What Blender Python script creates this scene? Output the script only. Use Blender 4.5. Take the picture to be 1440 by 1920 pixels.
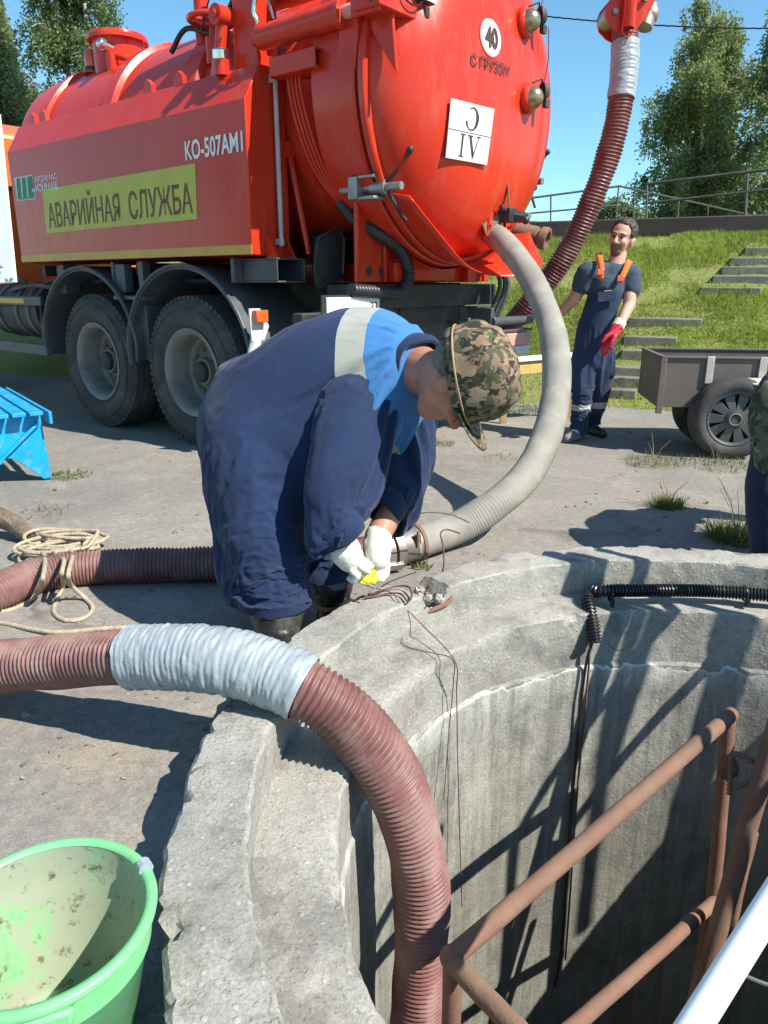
import bpy, bmesh, math, random
import numpy as np
from mathutils import Vector, Matrix, noise as mnoise

for _o in list(bpy.data.objects): bpy.data.objects.remove(_o)
random.seed(7); RNG = np.random.default_rng(7)
SC = bpy.context.scene; COL = SC.collection
rad = math.radians

# ------------------------------------------------------------------ camera
CAM_H = 1.30; FOC = 1387.0; PITCH = math.atan(430 / FOC)
cam = bpy.data.cameras.new('camera'); cam.sensor_fit = 'VERTICAL'; cam.sensor_height = 36
cam.sensor_width = 27; cam.lens = 36 * FOC / 1920; cam.clip_end = 600; cam.clip_start = .02
camo = bpy.data.objects.new('camera', cam); COL.objects.link(camo)
camo.location = (0, 0, CAM_H); camo.rotation_euler = (math.pi / 2 - PITCH, 0, 0); SC.camera = camo
# ------------------------------------------------------------------ sky + sun
SUN_AZ, SUN_EL = rad(-31), rad(47)          # direction to the sun, measured from +X towards +Y
w = bpy.data.worlds.new('World'); SC.world = w; w.use_nodes = True
nt = w.node_tree; nt.nodes.clear()
sky = nt.nodes.new('ShaderNodeTexSky'); sky.sky_type = 'NISHITA'; sky.sun_disc = False
sky.sun_elevation = SUN_EL; sky.sun_rotation = math.pi / 2 - SUN_AZ
sky.altitude = 100; sky.air_density = 1.0; sky.dust_density = .0; sky.ozone_density = 2.2
bg = nt.nodes.new('ShaderNodeBackground'); bg.inputs[1].default_value = .115
wo = nt.nodes.new('ShaderNodeOutputWorld')
tint = nt.nodes.new('ShaderNodeMix'); tint.data_type = 'RGBA'; tint.blend_type = 'MULTIPLY'; tint.inputs[0].default_value = 1; tint.inputs[7].default_value = (.70, 1.0, 1.03, 1)
nt.links.new(sky.outputs[0], tint.inputs[6]); nt.links.new(tint.outputs[2], bg.inputs[0]); nt.links.new(bg.outputs[0], wo.inputs[0])
sl = bpy.data.lights.new('sun', 'SUN'); sl.energy = 5.0; sl.angle = rad(.53); sl.color = (1, .955, .88)
so = bpy.data.objects.new('sun', sl); COL.objects.link(so); so.location = (6, -3, 9)
sdir = Vector((math.cos(SUN_AZ) * math.cos(SUN_EL), math.sin(SUN_AZ) * math.cos(SUN_EL), math.sin(SUN_EL)))
so.rotation_euler = sdir.to_track_quat('Z', 'Y').to_euler()
SC.view_settings.view_transform = 'Standard'; SC.view_settings.look = 'None'
SC.view_settings.exposure = .72; SC.view_settings.gamma = 1
SC.cycles.max_bounces = 5; SC.cycles.diffuse_bounces = 3; SC.cycles.glossy_bounces = 2; SC.cycles.transmission_bounces = 2
SC.render.resolution_x = 768; SC.render.resolution_y = 1024

# ------------------------------------------------------------------ helpers
def V(*a): return Vector(a)
_c, _s = math.cos(PITCH), math.sin(PITCH)
def ray(px, py):
    x = (px - 720) / FOC; u = -(py - 960) / FOC
    return Vector((x, _c + u * _s, -_s + u * _c))
def at(px, py, d): return Vector((0, 0, CAM_H)) + ray(px, py) * d          # survey point: photo pixel + depth
def gz(px, py, z=0.0):
    r = ray(px, py); return Vector((0, 0, CAM_H)) + r * ((z - CAM_H) / r.z)

def catmull(pts, n=12):
    P = [Vector(p) for p in pts]; P = [P[0] * 2 - P[1]] + P + [P[-1] * 2 - P[-2]]; out = []
    for i in range(1, len(P) - 2):
        a, b, c, d = P[i - 1:i + 3]
        for k in range(n):
            t = k / n
            out.append(.5 * ((2 * b) + (c - a) * t + (2 * a - 5 * b + 4 * c - d) * t * t + (3 * b - a - 3 * c + d) * t ** 3))
    out.append(P[-2].copy()); return out
def resample(path, step):
    P = np.array([tuple(p) for p in path]); L = np.r_[0, np.cumsum(np.linalg.norm(np.diff(P, axis=0), axis=1))]
    n = max(2, int(round(L[-1] / step)) + 1); s = np.linspace(0, L[-1], n)
    return np.stack([np.interp(s, L, P[:, i]) for i in range(3)], 1), s
def frames(P):
    T = np.gradient(P, axis=0); T /= np.linalg.norm(T, axis=1)[:, None] + 1e-9
    N = np.zeros_like(P); up = np.array([0, 0, 1.]) if abs(T[0][2]) < .9 else np.array([1., 0, 0])
    n = np.cross(T[0], up); n /= np.linalg.norm(n); N[0] = n
    for i in range(1, len(P)):
        n = N[i - 1] - T[i] * (N[i - 1] @ T[i]); N[i] = n / (np.linalg.norm(n) + 1e-9)
    return T, N, np.cross(T, N)

class MB:
    def __init__(s): s.v = []; s.f = []; s.m = []; s.mi = 0
    def add(s, vs, fs):
        o = len(s.v); s.v += [tuple(v) for v in vs]; s.f += [tuple(i + o for i in f) for f in fs]; s.m += [s.mi] * len(fs); return s
    def box(s, c, size, rot=None):
        M = rot if rot is not None else Matrix.Identity(3)
        h = [x / 2 for x in size]; vs = [Vector(c) + M @ Vector((a * h[0], b * h[1], d * h[2])) for a in (-1, 1) for b in (-1, 1) for d in (-1, 1)]
        return s.add(vs, [(0, 1, 3, 2), (4, 6, 7, 5), (0, 4, 5, 1), (2, 3, 7, 6), (0, 2, 6, 4), (1, 5, 7, 3)])
    def mm(s, a, b):
        return s.box([(a[i] + b[i]) / 2 for i in range(3)], [abs(b[i] - a[i]) for i in range(3)])
    def beam(s, a, b, w, h, up=(0, 0, 1)):
        a, b = Vector(a), Vector(b); x = (b - a).normalized(); y = Vector(up).cross(x)
        if y.length < 1e-4: y = Vector((0, 1, 0)).cross(x)
        y.normalize(); z = x.cross(y); M = Matrix((x, y, z)).transposed()
        return s.box((a + b) / 2, ((b - a).length, w, h), M)
    def prism(s, poly, fn, t0, t1):
        """poly: 2D points; fn(u,v,t)->3D"""
        n = len(poly); vs = [fn(u, v, t0) for u, v in poly] + [fn(u, v, t1) for u, v in poly]
        fs = [tuple(range(n))[::-1], tuple(range(n, 2 * n))] + [(i, (i + 1) % n, n + (i + 1) % n, n + i) for i in range(n)]
        return s.add(vs, fs)
    def rings(s, P, N, B, R, seg, caps=True, closed=False):
        """R: (n,) or (n,seg)"""
        n = len(P); th = np.linspace(0, 2 * np.pi, seg, endpoint=False); R = np.asarray(R, float)
        if R.ndim == 0: R = np.full(n, float(R))
        if R.ndim == 1: R = np.repeat(R[:, None], seg, 1)
        VV = P[:, None, :] + R[:, :, None] * (np.cos(th)[None, :, None] * N[:, None, :] + np.sin(th)[None, :, None] * B[:, None, :])
        fs = []; mlen = n if closed else n - 1
        for i in range(mlen):
            a = i * seg; b = ((i + 1) % n) * seg
            for k in range(seg):
                k2 = (k + 1) % seg; fs.append((a + k, a + k2, b + k2, b + k))
        if caps and not closed: fs += [tuple(range(seg))[::-1], tuple(range((n - 1) * seg, n * seg))]
        return s.add(VV.reshape(-1, 3), fs)
    def tube(s, path, r, seg=10, caps=True, step=None):
        P = np.array([tuple(p) for p in path], float)
        if step: P, _ = resample(P, step)
        T, N, B = frames(P)
        if not np.isscalar(r): r = np.interp(np.linspace(0, 1, len(P)), np.linspace(0, 1, len(r)), r)
        return s.rings(P, N, B, r, seg, caps)
    def cyl(s, a, b, r, seg=16, r2=None):
        return s.tube([a, b], [r, r if r2 is None else r2], seg)
    def lathe(s, prof, o=(0, 0, 0), ax=(0, 0, 1), seg=32, closed=False):
        """prof: (r, t) along axis; open ended"""
        ax = Vector(ax).normalized(); t = Vector((1, 0, 0)) if abs(ax.x) < .9 else Vector((0, 1, 0)); n = ax.cross(t).normalized(); b = ax.cross(n)
        vs = []
        for r, h in prof:
            for k in range(seg):
                a = 2 * math.pi * k / seg; vs.append(Vector(o) + ax * h + (n * math.cos(a) + b * math.sin(a)) * r)
        fs = []; m = len(prof)
        for i in range(m if closed else m - 1):
            j = (i + 1) % m
            for k in range(seg): k2 = (k + 1) % seg; fs.append((i * seg + k, i * seg + k2, j * seg + k2, j * seg + k))
        return s.add(vs, fs)
    def ball(s, c, r, seg=16, rot=None):
        if np.isscalar(r): r = (r, r, r)
        M = rot if rot is not None else Matrix.Identity(3); n = seg // 2; vs = []; fs = []
        for i in range(n + 1):
            p = math.pi * i / n
            for k in range(seg):
                a = 2 * math.pi * k / seg
                vs.append(Vector(c) + M @ Vector((r[0] * math.sin(p) * math.cos(a), r[1] * math.sin(p) * math.sin(a), r[2] * math.cos(p))))
        for i in range(n):
            for k in range(seg): k2 = (k + 1) % seg; fs.append((i * seg + k, (i + 1) * seg + k, (i + 1) * seg + k2, i * seg + k2))
        return s.add(vs, fs)
    def capsule(s, pts, rs, seg=16):
        """chain of spheres joined by tapered tubes (closed pieces, for remeshing)"""
        for p, r in zip(pts, rs): s.ball(p, r, seg)
        for (a, b), (ra, rb) in zip(zip(pts, pts[1:]), zip(rs, rs[1:])): s.cyl(a, b, ra, seg, rb)
        return s
    def mesh(s, name, origin=None):
        me = bpy.data.meshes.new(name); vs = s.v
        if origin is not None:
            o = Vector(origin); vs = [tuple(Vector(v) - o) for v in vs]
        me.from_pydata(vs, [], s.f); me.validate(); me.update(); return me
    def build(s, name, mat, parent=None, origin=None, smooth=35, bevel=0, fixn=True):
        me = s.mesh(name, origin)
        if fixn:
            bm = bmesh.new(); bm.from_mesh(me); bmesh.ops.remove_doubles(bm, verts=bm.verts, dist=1e-6)
            bmesh.ops.recalc_face_normals(bm, faces=bm.faces); bm.to_mesh(me); bm.free()
        mats = mat if isinstance(mat, (list, tuple)) else [mat]
        for m in mats: me.materials.append(m)
        if len(mats) > 1 and len(me.polygons) == len(s.m): me.polygons.foreach_set('material_index', s.m)
        return mkobj(name, me, parent, origin, smooth, bevel)

def mkobj(name, me, parent=None, origin=None, smooth=35, bevel=0):
    if smooth:
        me.polygons.foreach_set('use_smooth', [True] * len(me.polygons)); me.set_sharp_from_angle(angle=rad(smooth))
    o = bpy.data.objects.new(name, me); COL.objects.link(o)
    if parent: o.parent = parent
    if origin is not None: o.location = origin
    if bevel:
        b = o.modifiers.new('bevel', 'BEVEL'); b.width = bevel; b.segments = 2; b.limit_method = 'ANGLE'; b.angle_limit = rad(40)
    return o
def tag(o, label, cat=None, group=None, kind=None):
    if label: o['label'] = label
    if cat: o['category'] = cat
    if group: o['group'] = group
    if kind: o['kind'] = kind
    return o
def empty(name, loc=(0, 0, 0), rz=0):
    o = bpy.data.objects.new(name, None); COL.objects.link(o); o.location = loc; o.rotation_euler = (0, 0, rz); o.empty_display_size = .1; return o
def copy_tree(o, parent=None):
    c = o.copy(); COL.objects.link(c); c.parent = parent
    for ch in [x for x in bpy.data.objects if x.parent == o]: copy_tree(ch, c)
    return c
def fbm(p, octv=3):
    return mnoise.fractal(Vector(p), 1.0, 2.0, octv)
def displace(me, fn):
    """move verts along normals by fn(co)->float"""
    n = len(me.vertices); co = np.empty(n * 3); no = np.empty(n * 3)
    me.vertices.foreach_get('co', co); me.vertices.foreach_get('normal', no); co = co.reshape(-1, 3); no = no.reshape(-1, 3)
    d = np.array([fn(c, q) for c, q in zip(co, no)]); co = co + no * d[:, None]
    me.vertices.foreach_set('co', co.reshape(-1)); me.update()
def remesh(mb, name, voxel, smooth=6, fac=.5):
    """fuse closed pieces into one continuous skin"""
    me = mb.mesh(name + '_src'); bm = bmesh.new(); bm.from_mesh(me); bmesh.ops.remove_doubles(bm, verts=bm.verts, dist=1e-6)
    bmesh.ops.recalc_face_normals(bm, faces=bm.faces); bm.to_mesh(me); bm.free()
    o = bpy.data.objects.new('tmp', me); COL.objects.link(o)
    r = o.modifiers.new('r', 'REMESH'); r.mode = 'VOXEL'; r.voxel_size = voxel
    if smooth: q = o.modifiers.new('s', 'SMOOTH'); q.factor = fac; q.iterations = smooth
    dg = bpy.context.evaluated_depsgraph_get(); out = bpy.data.meshes.new_from_object(o.evaluated_get(dg)); out.name = name
    bpy.data.objects.remove(o); bpy.data.meshes.remove(me); out.materials.clear(); return out

# ------------------------------------------------------------------ materials
def ramp(nt, fac, stops):
    r = nt.nodes.new('ShaderNodeValToRGB'); el = r.color_ramp.elements
    while len(el) < len(stops): el.new(.5)
    for e, (p, c) in zip(el, stops): e.position = p; e.color = (*c, 1) if len(c) == 3 else c
    nt.links.new(fac, r.inputs[0]); return r.outputs[0]
def mixc(nt, fac, a, b, mode='MIX'):
    m = nt.nodes.new('ShaderNodeMix'); m.data_type = 'RGBA'; m.blend_type = mode
    for sock, val in ((m.inputs[0], fac), (m.inputs[6], a), (m.inputs[7], b)):
        if hasattr(val, 'links'): nt.links.new(val, sock)
        elif isinstance(val, (int, float)): sock.default_value = val
        else: sock.default_value = (*val, 1)
    return m.outputs[2]
def math_(nt, op, a, b=None, clamp=False):
    m = nt.nodes.new('ShaderNodeMath'); m.operation = op; m.use_clamp = clamp
    for i, val in ((0, a), (1, b)):
        if val is None: continue
        if hasattr(val, 'links'): nt.links.new(val, m.inputs[i])
        else: m.inputs[i].default_value = val
    return m.outputs[0]
def noise(nt, vec, scale, detail=4, rough=.55, dist=0):
    n = nt.nodes.new('ShaderNodeTexNoise'); n.inputs['Scale'].default_value = scale; n.inputs['Detail'].default_value = min(detail, 5)
    n.inputs['Roughness'].default_value = rough; n.inputs['Distortion'].default_value = dist; nt.links.new(vec, n.inputs['Vector']); return n.outputs[0]
def voro(nt, vec, scale, feat='F1', out=0):
    n = nt.nodes.new('ShaderNodeTexVoronoi'); n.feature = feat; n.inputs['Scale'].default_value = scale; nt.links.new(vec, n.inputs['Vector']); return n.outputs[out]
def mapping(nt, vec, scale=(1, 1, 1), loc=(0, 0, 0), rot=(0, 0, 0)):
    m = nt.nodes.new('ShaderNodeMapping'); m.inputs['Scale'].default_value = scale; m.inputs['Location'].default_value = loc; m.inputs['Rotation'].default_value = rot
    nt.links.new(vec, m.inputs['Vector']); return m.outputs[0]
class Mat:
    def __init__(s, name, rough=.6, metal=0, spec=.5, world=False):
        s.m = bpy.data.materials.new(name); s.m.use_nodes = True; s.nt = s.m.node_tree; s.nt.nodes.clear()
        s.b = s.nt.nodes.new('ShaderNodeBsdfPrincipled'); s.o = s.nt.nodes.new('ShaderNodeOutputMaterial'); s.nt.links.new(s.b.outputs[0], s.o.inputs[0])
        s.set('Roughness', rough); s.set('Metallic', metal); s.set('Specular IOR Level', spec)
        if world:
            g = s.nt.nodes.new('ShaderNodeNewGeometry'); s.v = g.outputs['Position']
        else:
            t = s.nt.nodes.new('ShaderNodeTexCoord'); s.v = t.outputs['Object']
    def set(s, k, val):
        i = s.b.inputs[k]
        if hasattr(val, 'links'): s.nt.links.new(val, i)
        else: i.default_value = (*val, 1) if isinstance(val, tuple) and len(val) == 3 else val
        return s
    def bump(s, h, strength=.3, dist=.01):
        b = s.nt.nodes.new('ShaderNodeBump'); b.inputs['Strength'].default_value = strength; b.inputs['Distance'].default_value = dist
        s.nt.links.new(h, b.inputs['Height']); s.nt.links.new(b.outputs[0], s.b.inputs['Normal']); return s
def simple(name, c1, c2=None, rough=.6, metal=0, ns=6, bs=60, bstr=.15, bd=.004, dirt=None, ds=3, damt=.5, coat=0, spec=.5, sheen=0, lo=.35, hi=.65):
    m = Mat(name, rough, metal, spec); nt = m.nt
    col = mixc(nt, ramp(nt, noise(nt, m.v, ns, 5), [(lo, (0, 0, 0)), (hi, (1, 1, 1))]), c1, c2 or tuple(x * .8 for x in c1))
    if dirt:
        f = ramp(nt, noise(nt, m.v, ds, 7, .7), [(.62 - damt * .3, (0, 0, 0)), (.72, (damt, damt, damt))]); col = mixc(nt, f, col, dirt)
        m.set('Roughness', math_(nt, 'ADD', math_(nt, 'MULTIPLY', f, .4), rough, True))
    m.set('Base Color', col)
    if bstr: m.bump(noise(nt, m.v, bs, 4), bstr, bd)
    if coat: m.set('Coat Weight', coat); m.set('Coat Roughness', .12)
    if sheen: m.set('Sheen Weight', sheen)
    return m.m
M = {}
def red_paint():
    m = Mat('red_paint', .36, 0, .32); nt = m.nt
    c = mixc(nt, ramp(nt, noise(nt, m.v, 1.3, 5), [(.3, (0, 0, 0)), (.7, (1, 1, 1))]), (.62, .038, .013), (.53, .029, .011))
    f = ramp(nt, noise(nt, mapping(nt, m.v, (3, 3, .8)), 3, 8, .72), [(.50, (0, 0, 0)), (.74, (.32, .32, .32))])
    c = mixc(nt, f, c, (.40, .15, .09))
    sp = ramp(nt, noise(nt, m.v, 45, 3, .6), [(.70, (0, 0, 0)), (.76, (.5, .5, .5))]); c = mixc(nt, sp, c, (.3, .16, .1))
    m.set('Base Color', c); m.set('Roughness', math_(nt, 'ADD', math_(nt, 'MULTIPLY', f, .7), .27, True)); m.set('Coat Weight', .10); m.set('Coat Roughness', .15)
    m.bump(noise(nt, m.v, 14, 3), .06, .01); return m.m
M['red'] = red_paint()
M['orange'] = simple('orange_paint', (.62, .16, .03), (.55, .12, .025), .4, ns=3, bs=30, bstr=.05, dirt=(.4, .3, .2), damt=.3, coat=.3)
M['yellow'] = simple('yellow_film', (.55, .50, .06), (.5, .44, .05), .5, ns=4, bstr=.03, dirt=(.4, .36, .2), damt=.3)
M['stripe'] = simple('yellow_stripe', (.62, .36, .04), (.55, .3, .04), .45, ns=4, bstr=.03, dirt=(.4, .3, .2), damt=.4)
M['brown'] = simple('brown_lettering', (.16, .045, .015), None, .5, bstr=0)
M['letter_grey'] = simple('pale_lettering', (.62, .62, .6), None, .5, bstr=0)
M['letter_dark'] = simple('dark_lettering', (.035, .02, .018), (.09, .03, .02), .5, ns=40, bstr=0)
M['green_logo'] = simple('green_logo', (.0, .2, .06), None, .5, bstr=0)
M['white'] = simple('white_paint', (.8, .8, .79), (.74, .74, .73), .45, ns=5, bs=20, bstr=.04, dirt=(.45, .42, .36), damt=.18)
M['plate'] = simple('worn_white_plate', (.74, .74, .72), (.66, .66, .64), .4, ns=7, bs=20, bstr=.05, dirt=(.4, .3, .25), ds=9, damt=.3)
M['black'] = simple('black_plastic', (.016, .016, .017), (.03, .03, .032), .45, ns=5, bs=50, bstr=.1, dirt=(.12, .11, .09), damt=.25)
M['chassis'] = simple('chassis_black', (.02, .02, .022), (.035, .033, .03), .6, ns=6, bs=40, bstr=.15, dirt=(.12, .1, .08), damt=.5)
M['fender'] = simple('grey_fender', (.055, .06, .066), (.075, .08, .084), .5, ns=3, bs=40, bstr=.1, dirt=(.17, .15, .12), damt=.4)
M['tyre'] = simple('tyre_rubber', (.035, .034, .033), (.06, .057, .052), .85, ns=5, bs=70, bstr=.2, dirt=(.16, .14, .115), ds=4, damt=.55)
M['rim'] = simple('grey_rim', (.25, .245, .23), (.19, .18, .165), .6, ns=6, bs=50, bstr=.1, dirt=(.13, .10, .07), ds=5, damt=.65)
M['disc'] = simple('dirty_disc', (.12, .1, .08), (.2, .17, .13), .8, ns=8, bs=60, bstr=.2)
M['steel'] = simple('worn_steel', (.4, .38, .36), (.28, .25, .22), .42, .7, ns=10, bs=60, bstr=.1, dirt=(.2, .12, .07), ds=8, damt=.5)
M['chrome'] = simple('bright_metal', (.75, .75, .74), (.65, .65, .64), .2, 1, ns=10, bstr=0)
M['brass'] = simple('aged_brass', (.42, .32, .16), (.3, .27, .2), .3, .8, ns=14, bs=50, bstr=.08)
M['rust'] = simple('rusty_pipe', (.22, .105, .07), (.17, .10, .07), .85, ns=9, bs=110, bstr=.45, bd=.004, dirt=(.27, .20, .13), ds=6, damt=.6)
M['rust_dark'] = simple('dark_rust', (.13, .055, .035), (.2, .1, .06), .9, ns=14, bs=120, bstr=.4)
M['fade_red'] = simple('faded_lamp', (.65, .28, .26), (.6, .33, .3), .35, ns=6, bstr=.03)
M['lamp_or'] = simple('orange_lamp', (.75, .13, .03), None, .25, ns=6, bstr=.03, coat=.5)
M['blue_wood'] = simple('blue_painted_wood', (.0, .33, .62), (.0, .27, .53), .55, ns=9, bs=30, bstr=.25, dirt=(.4, .42, .42), ds=11, damt=.35)
M['wood'] = simple('raw_wood', (.42, .3, .17), (.32, .22, .12), .8, ns=12, bs=50, bstr=.3)
M['wood_pale'] = simple('weathered_board', (.5, .47, .42), (.4, .37, .32), .8, ns=12, bs=50, bstr=.3)
M['plank_y'] = simple('yellow_board', (.62, .44, .14), (.55, .38, .1), .7, ns=7, bs=50, bstr=.2)
M['trailer'] = simple('grey_brown_sheet', (.11, .088, .078), (.15, .125, .11), .65, ns=4, bs=60, bstr=.12, dirt=(.22, .18, .14), damt=.4)
M['bark'] = simple('bark', (.13, .09, .06), (.22, .17, .12), .95, ns=15, bs=60, bstr=.8, bd=.02)
M['birch_bark'] = simple('birch_bark', (.6, .58, .54), (.12, .11, .1), .85, ns=5, bs=40, bstr=.3, lo=.5, hi=.6)
M['rope'] = simple('hemp_rope', (.46, .385, .27), (.34, .28, .19), .95, ns=30, bs=200, bstr=.6)
M['wire'] = simple('rusty_wire', (.17, .085, .055), (.1, .06, .045), .7, .3, ns=40, bstr=0)
M['cable'] = simple('black_cable', (.012, .012, .013), (.02, .02, .02), .4, ns=10, bstr=.05)
M['rail'] = simple('old_green_rail', (.05, .055, .045), (.035, .035, .03), .6, ns=9, bs=60, bstr=.2, dirt=(.2, .12, .08), ds=6, damt=.4)
M['beam'] = simple('dark_beam', (.045, .035, .03), (.07, .05, .04), .85, ns=3, bs=30, bstr=.3)
def hose_mat(name, c1, c2, dust, rough=.38):
    m = Mat(name, rough, 0, .45); nt = m.nt
    c = mixc(nt, ramp(nt, noise(nt, m.v, 4, 5), [(.35, (0, 0, 0)), (.65, (1, 1, 1))]), c1, c2)
    f = ramp(nt, noise(nt, m.v, 6, 7, .7), [(.44, (0, 0, 0)), (.7, (.75, .75, .75))]); c = mixc(nt, f, c, dust)
    m.set('Base Color', c); m.set('Roughness', math_(nt, 'ADD', math_(nt, 'MULTIPLY', f, .5), rough, True)); m.bump(noise(nt, m.v, 90, 3), .15, .004); return m.m
M['hose_red'] = hose_mat('maroon_hose', (.20, .088, .078), (.165, .07, .062), (.31, .215, .17), .48)
M['hose_boom'] = hose_mat('maroon_boom_hose', (.20, .055, .05), (.165, .045, .042), (.28, .15, .12))
M['hose_grey'] = hose_mat('grey_hose', (.27, .25, .21), (.22, .205, .175), (.38, .35, .28), .7)
M['tape'] = simple('pale_tape', (.34, .375, .39), (.27, .305, .32), .34, ns=7, bs=45, bstr=.5, bd=.006, dirt=(.42, .4, .35), ds=5, damt=.35)
M['conduit'] = simple('black_conduit', (.012, .012, .013), (.02, .02, .021), .35, ns=6, bstr=.04)
def bucket_mat(inner):
    m = Mat('bucket_inside' if inner else 'bucket_green', .4, 0, .5); nt = m.nt
    c = mixc(nt, ramp(nt, noise(nt, m.v, 5, 4), [(.3, (0, 0, 0)), (.7, (1, 1, 1))]), (.16, .47, .19), (.21, .53, .25))
    if inner:
        f = ramp(nt, noise(nt, mapping(nt, m.v, (1, 1, .55)), 9, 8, .72), [(.38, (0, 0, 0)), (.52, (.85, .85, .85))]); c = mixc(nt, f, c, (.36, .34, .26))
        g = ramp(nt, noise(nt, m.v, 28, 6, .75), [(.56, (0, 0, 0)), (.65, (.9, .9, .9))]); c = mixc(nt, g, c, (.11, .09, .055))
    else:
        f = ramp(nt, noise(nt, m.v, 12, 8, .72), [(.55, (0, 0, 0)), (.75, (.35, .35, .35))]); c = mixc(nt, f, c, (.6, .62, .5))
    m.set('Base Color', c); m.set('Subsurface Weight', .0); m.bump(noise(nt, m.v, 40, 4), .1, .005); return m.m
M['bucket'] = bucket_mat(False); M['bucket_in'] = bucket_mat(True)

def concrete(name, base, base2, pebble=1.0, streak=0, line=None):
    m = Mat(name, .9, 0, .3, world=True); nt = m.nt; v = m.v
    c = mixc(nt, ramp(nt, noise(nt, v, 2.2, 7, .65), [(.3, (0, 0, 0)), (.7, (1, 1, 1))]), base, base2)
    blot = ramp(nt, noise(nt, v, 5.5, 8, .75), [(.50, (0, 0, 0)), (.70, (.75, .75, .75))]); c = mixc(nt, blot, c, tuple(x * .5 for x in base))
    fine = noise(nt, v, 130, 4, .7); c = mixc(nt, .55, c, ramp(nt, fine, [(.25, (.25, .25, .25)), (.75, (.85, .85, .85))]), 'OVERLAY')
    pd = voro(nt, v, 48); peb = ramp(nt, pd, [(.18, (1, 1, 1)), (.32, (0, 0, 0))])
    sel = ramp(nt, voro(nt, v, 48, 'F1', 1), [(.62, (0, 0, 0)), (.66, (1, 1, 1))])
    pm = math_(nt, 'MULTIPLY', peb, sel); pm = math_(nt, 'MULTIPLY', pm, pebble * .75)
    c = mixc(nt, pm, c, mixc(nt, noise(nt, v, 33, 2), (.62, .58, .5), (.2, .17, .14)))
    spk = ramp(nt, noise(nt, v, 34, 5, .75), [(.58, (0, 0, 0)), (.66, (.7, .7, .7))]); c = mixc(nt, math_(nt, 'MULTIPLY', spk, .8), c, tuple(x * .42 for x in base))
    cv = nt.nodes.new('ShaderNodeVectorMath'); cv.operation = 'ADD'; nt.links.new(v, cv.inputs[0]); cz = nt.nodes.new('ShaderNodeTexNoise'); cz.inputs['Scale'].default_value = 4; cz.inputs['Detail'].default_value = 6; nt.links.new(v, cz.inputs['Vector'])
    cs = nt.nodes.new('ShaderNodeVectorMath'); cs.operation = 'SCALE'; cs.inputs[3].default_value = .5; nt.links.new(cz.outputs[1], cs.inputs[0]); nt.links.new(cs.outputs[0], cv.inputs[1])
    crk = math_(nt, 'MULTIPLY', ramp(nt, voro(nt, cv.outputs[0], 1.5, 'DISTANCE_TO_EDGE'), [(0, (1, 1, 1)), (.006, (.8, .8, .8)), (.014, (0, 0, 0))]), ramp(nt, noise(nt, v, 1.6, 2), [(.55, (0, 0, 0)), (.62, (.0, .0, .0) if streak else (.9, .9, .9))])); c = mixc(nt, crk, c, tuple(x * .25 for x in base))
    dk = ramp(nt, noise(nt, mapping(nt, v, (1, 1, 1), (2, 6, 3)), 3.1, 8, .72), [(.53, (0, 0, 0)), (.66, (.65, .65, .65))]); c = mixc(nt, dk, c, tuple(x * .36 for x in base))
    if streak:
        st = ramp(nt, noise(nt, mapping(nt, v, (16, 16, .8)), 1.6, 6, .7), [(.42, (0, 0, 0)), (.66, (1, 1, 1))]); c = mixc(nt, math_(nt, 'MULTIPLY', st, streak), c, (.085, .085, .068))
        st2 = ramp(nt, noise(nt, mapping(nt, v, (9, 9, .5), (4, 2, 0)), 2.1, 6, .7), [(.56, (0, 0, 0)), (.74, (.55, .55, .55))]); c = mixc(nt, st2, c, (.5, .49, .43))
    if line is not None:                                   # lime leached out along the cold joint
        sx = nt.nodes.new('ShaderNodeSeparateXYZ'); nt.links.new(v, sx.inputs[0])
        wob = math_(nt, 'MULTIPLY', math_(nt, 'SUBTRACT', noise(nt, mapping(nt, v, (1, 1, .2)), 1.7, 4), .5), .22)
        wob2 = math_(nt, 'MULTIPLY', math_(nt, 'SUBTRACT', noise(nt, v, 14, 5), .5), .09)
        z = math_(nt, 'ADD', math_(nt, 'ADD', sx.outputs[2], wob), wob2); d = math_(nt, 'SUBTRACT', line, z)
        up = ramp(nt, d, [(0, (0, 0, 0)), (.004, (.8, .8, .8)), (.02, (.45, .45, .45)), (.12, (0, 0, 0))])
        dr = ramp(nt, noise(nt, mapping(nt, v, (10, 10, .6)), 1.5, 5, .7), [(.36, (.1, .1, .1)), (.62, (1, 1, 1))])
        core = ramp(nt, d, [(0, (0, 0, 0)), (.003, (1, 1, 1)), (.009, (1, 1, 1)), (.016, (0, 0, 0))])
        f = math_(nt, 'MAXIMUM', math_(nt, 'MULTIPLY', up, dr), math_(nt, 'MULTIPLY', core, ramp(nt, noise(nt, v, 2.5, 3), [(.3, (.25, .25, .25)), (.6, (1, 1, 1))])), True)
        c = mixc(nt, f, c, (.78, .76, .70))
        lowdark = ramp(nt, math_(nt, 'MULTIPLY', sx.outputs[2], -1), [(.6, (0, 0, 0)), (1.0, (.6, .6, .6))])  # wall colour turns dark olive in the lower shaft, broken up by noise
        c = mixc(nt, math_(nt, 'MULTIPLY', lowdark, noise(nt, v, 3, 6)), c, (.06, .062, .035))
    m.set('Base Color', c)
    pit = ramp(nt, noise(nt, v, 70, 4, .6), [(.30, (0, 0, 0)), (.38, (1, 1, 1))]); mid = noise(nt, v, 17, 6, .68)
    h = math_(nt, 'ADD', math_(nt, 'ADD', math_(nt, 'MULTIPLY', fine, .45), math_(nt, 'MULTIPLY', pit, .45)), math_(nt, 'ADD', math_(nt, 'MULTIPLY', pm, .45), math_(nt, 'SUBTRACT', math_(nt, 'MULTIPLY', mid, 1.3), math_(nt, 'MULTIPLY', crk, 1.5))))
    m.bump(h, .75, .006); return m.m
M['concrete'] = concrete('rim_concrete', (.37, .35, .305), (.27, .258, .225), 1.0)
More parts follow.
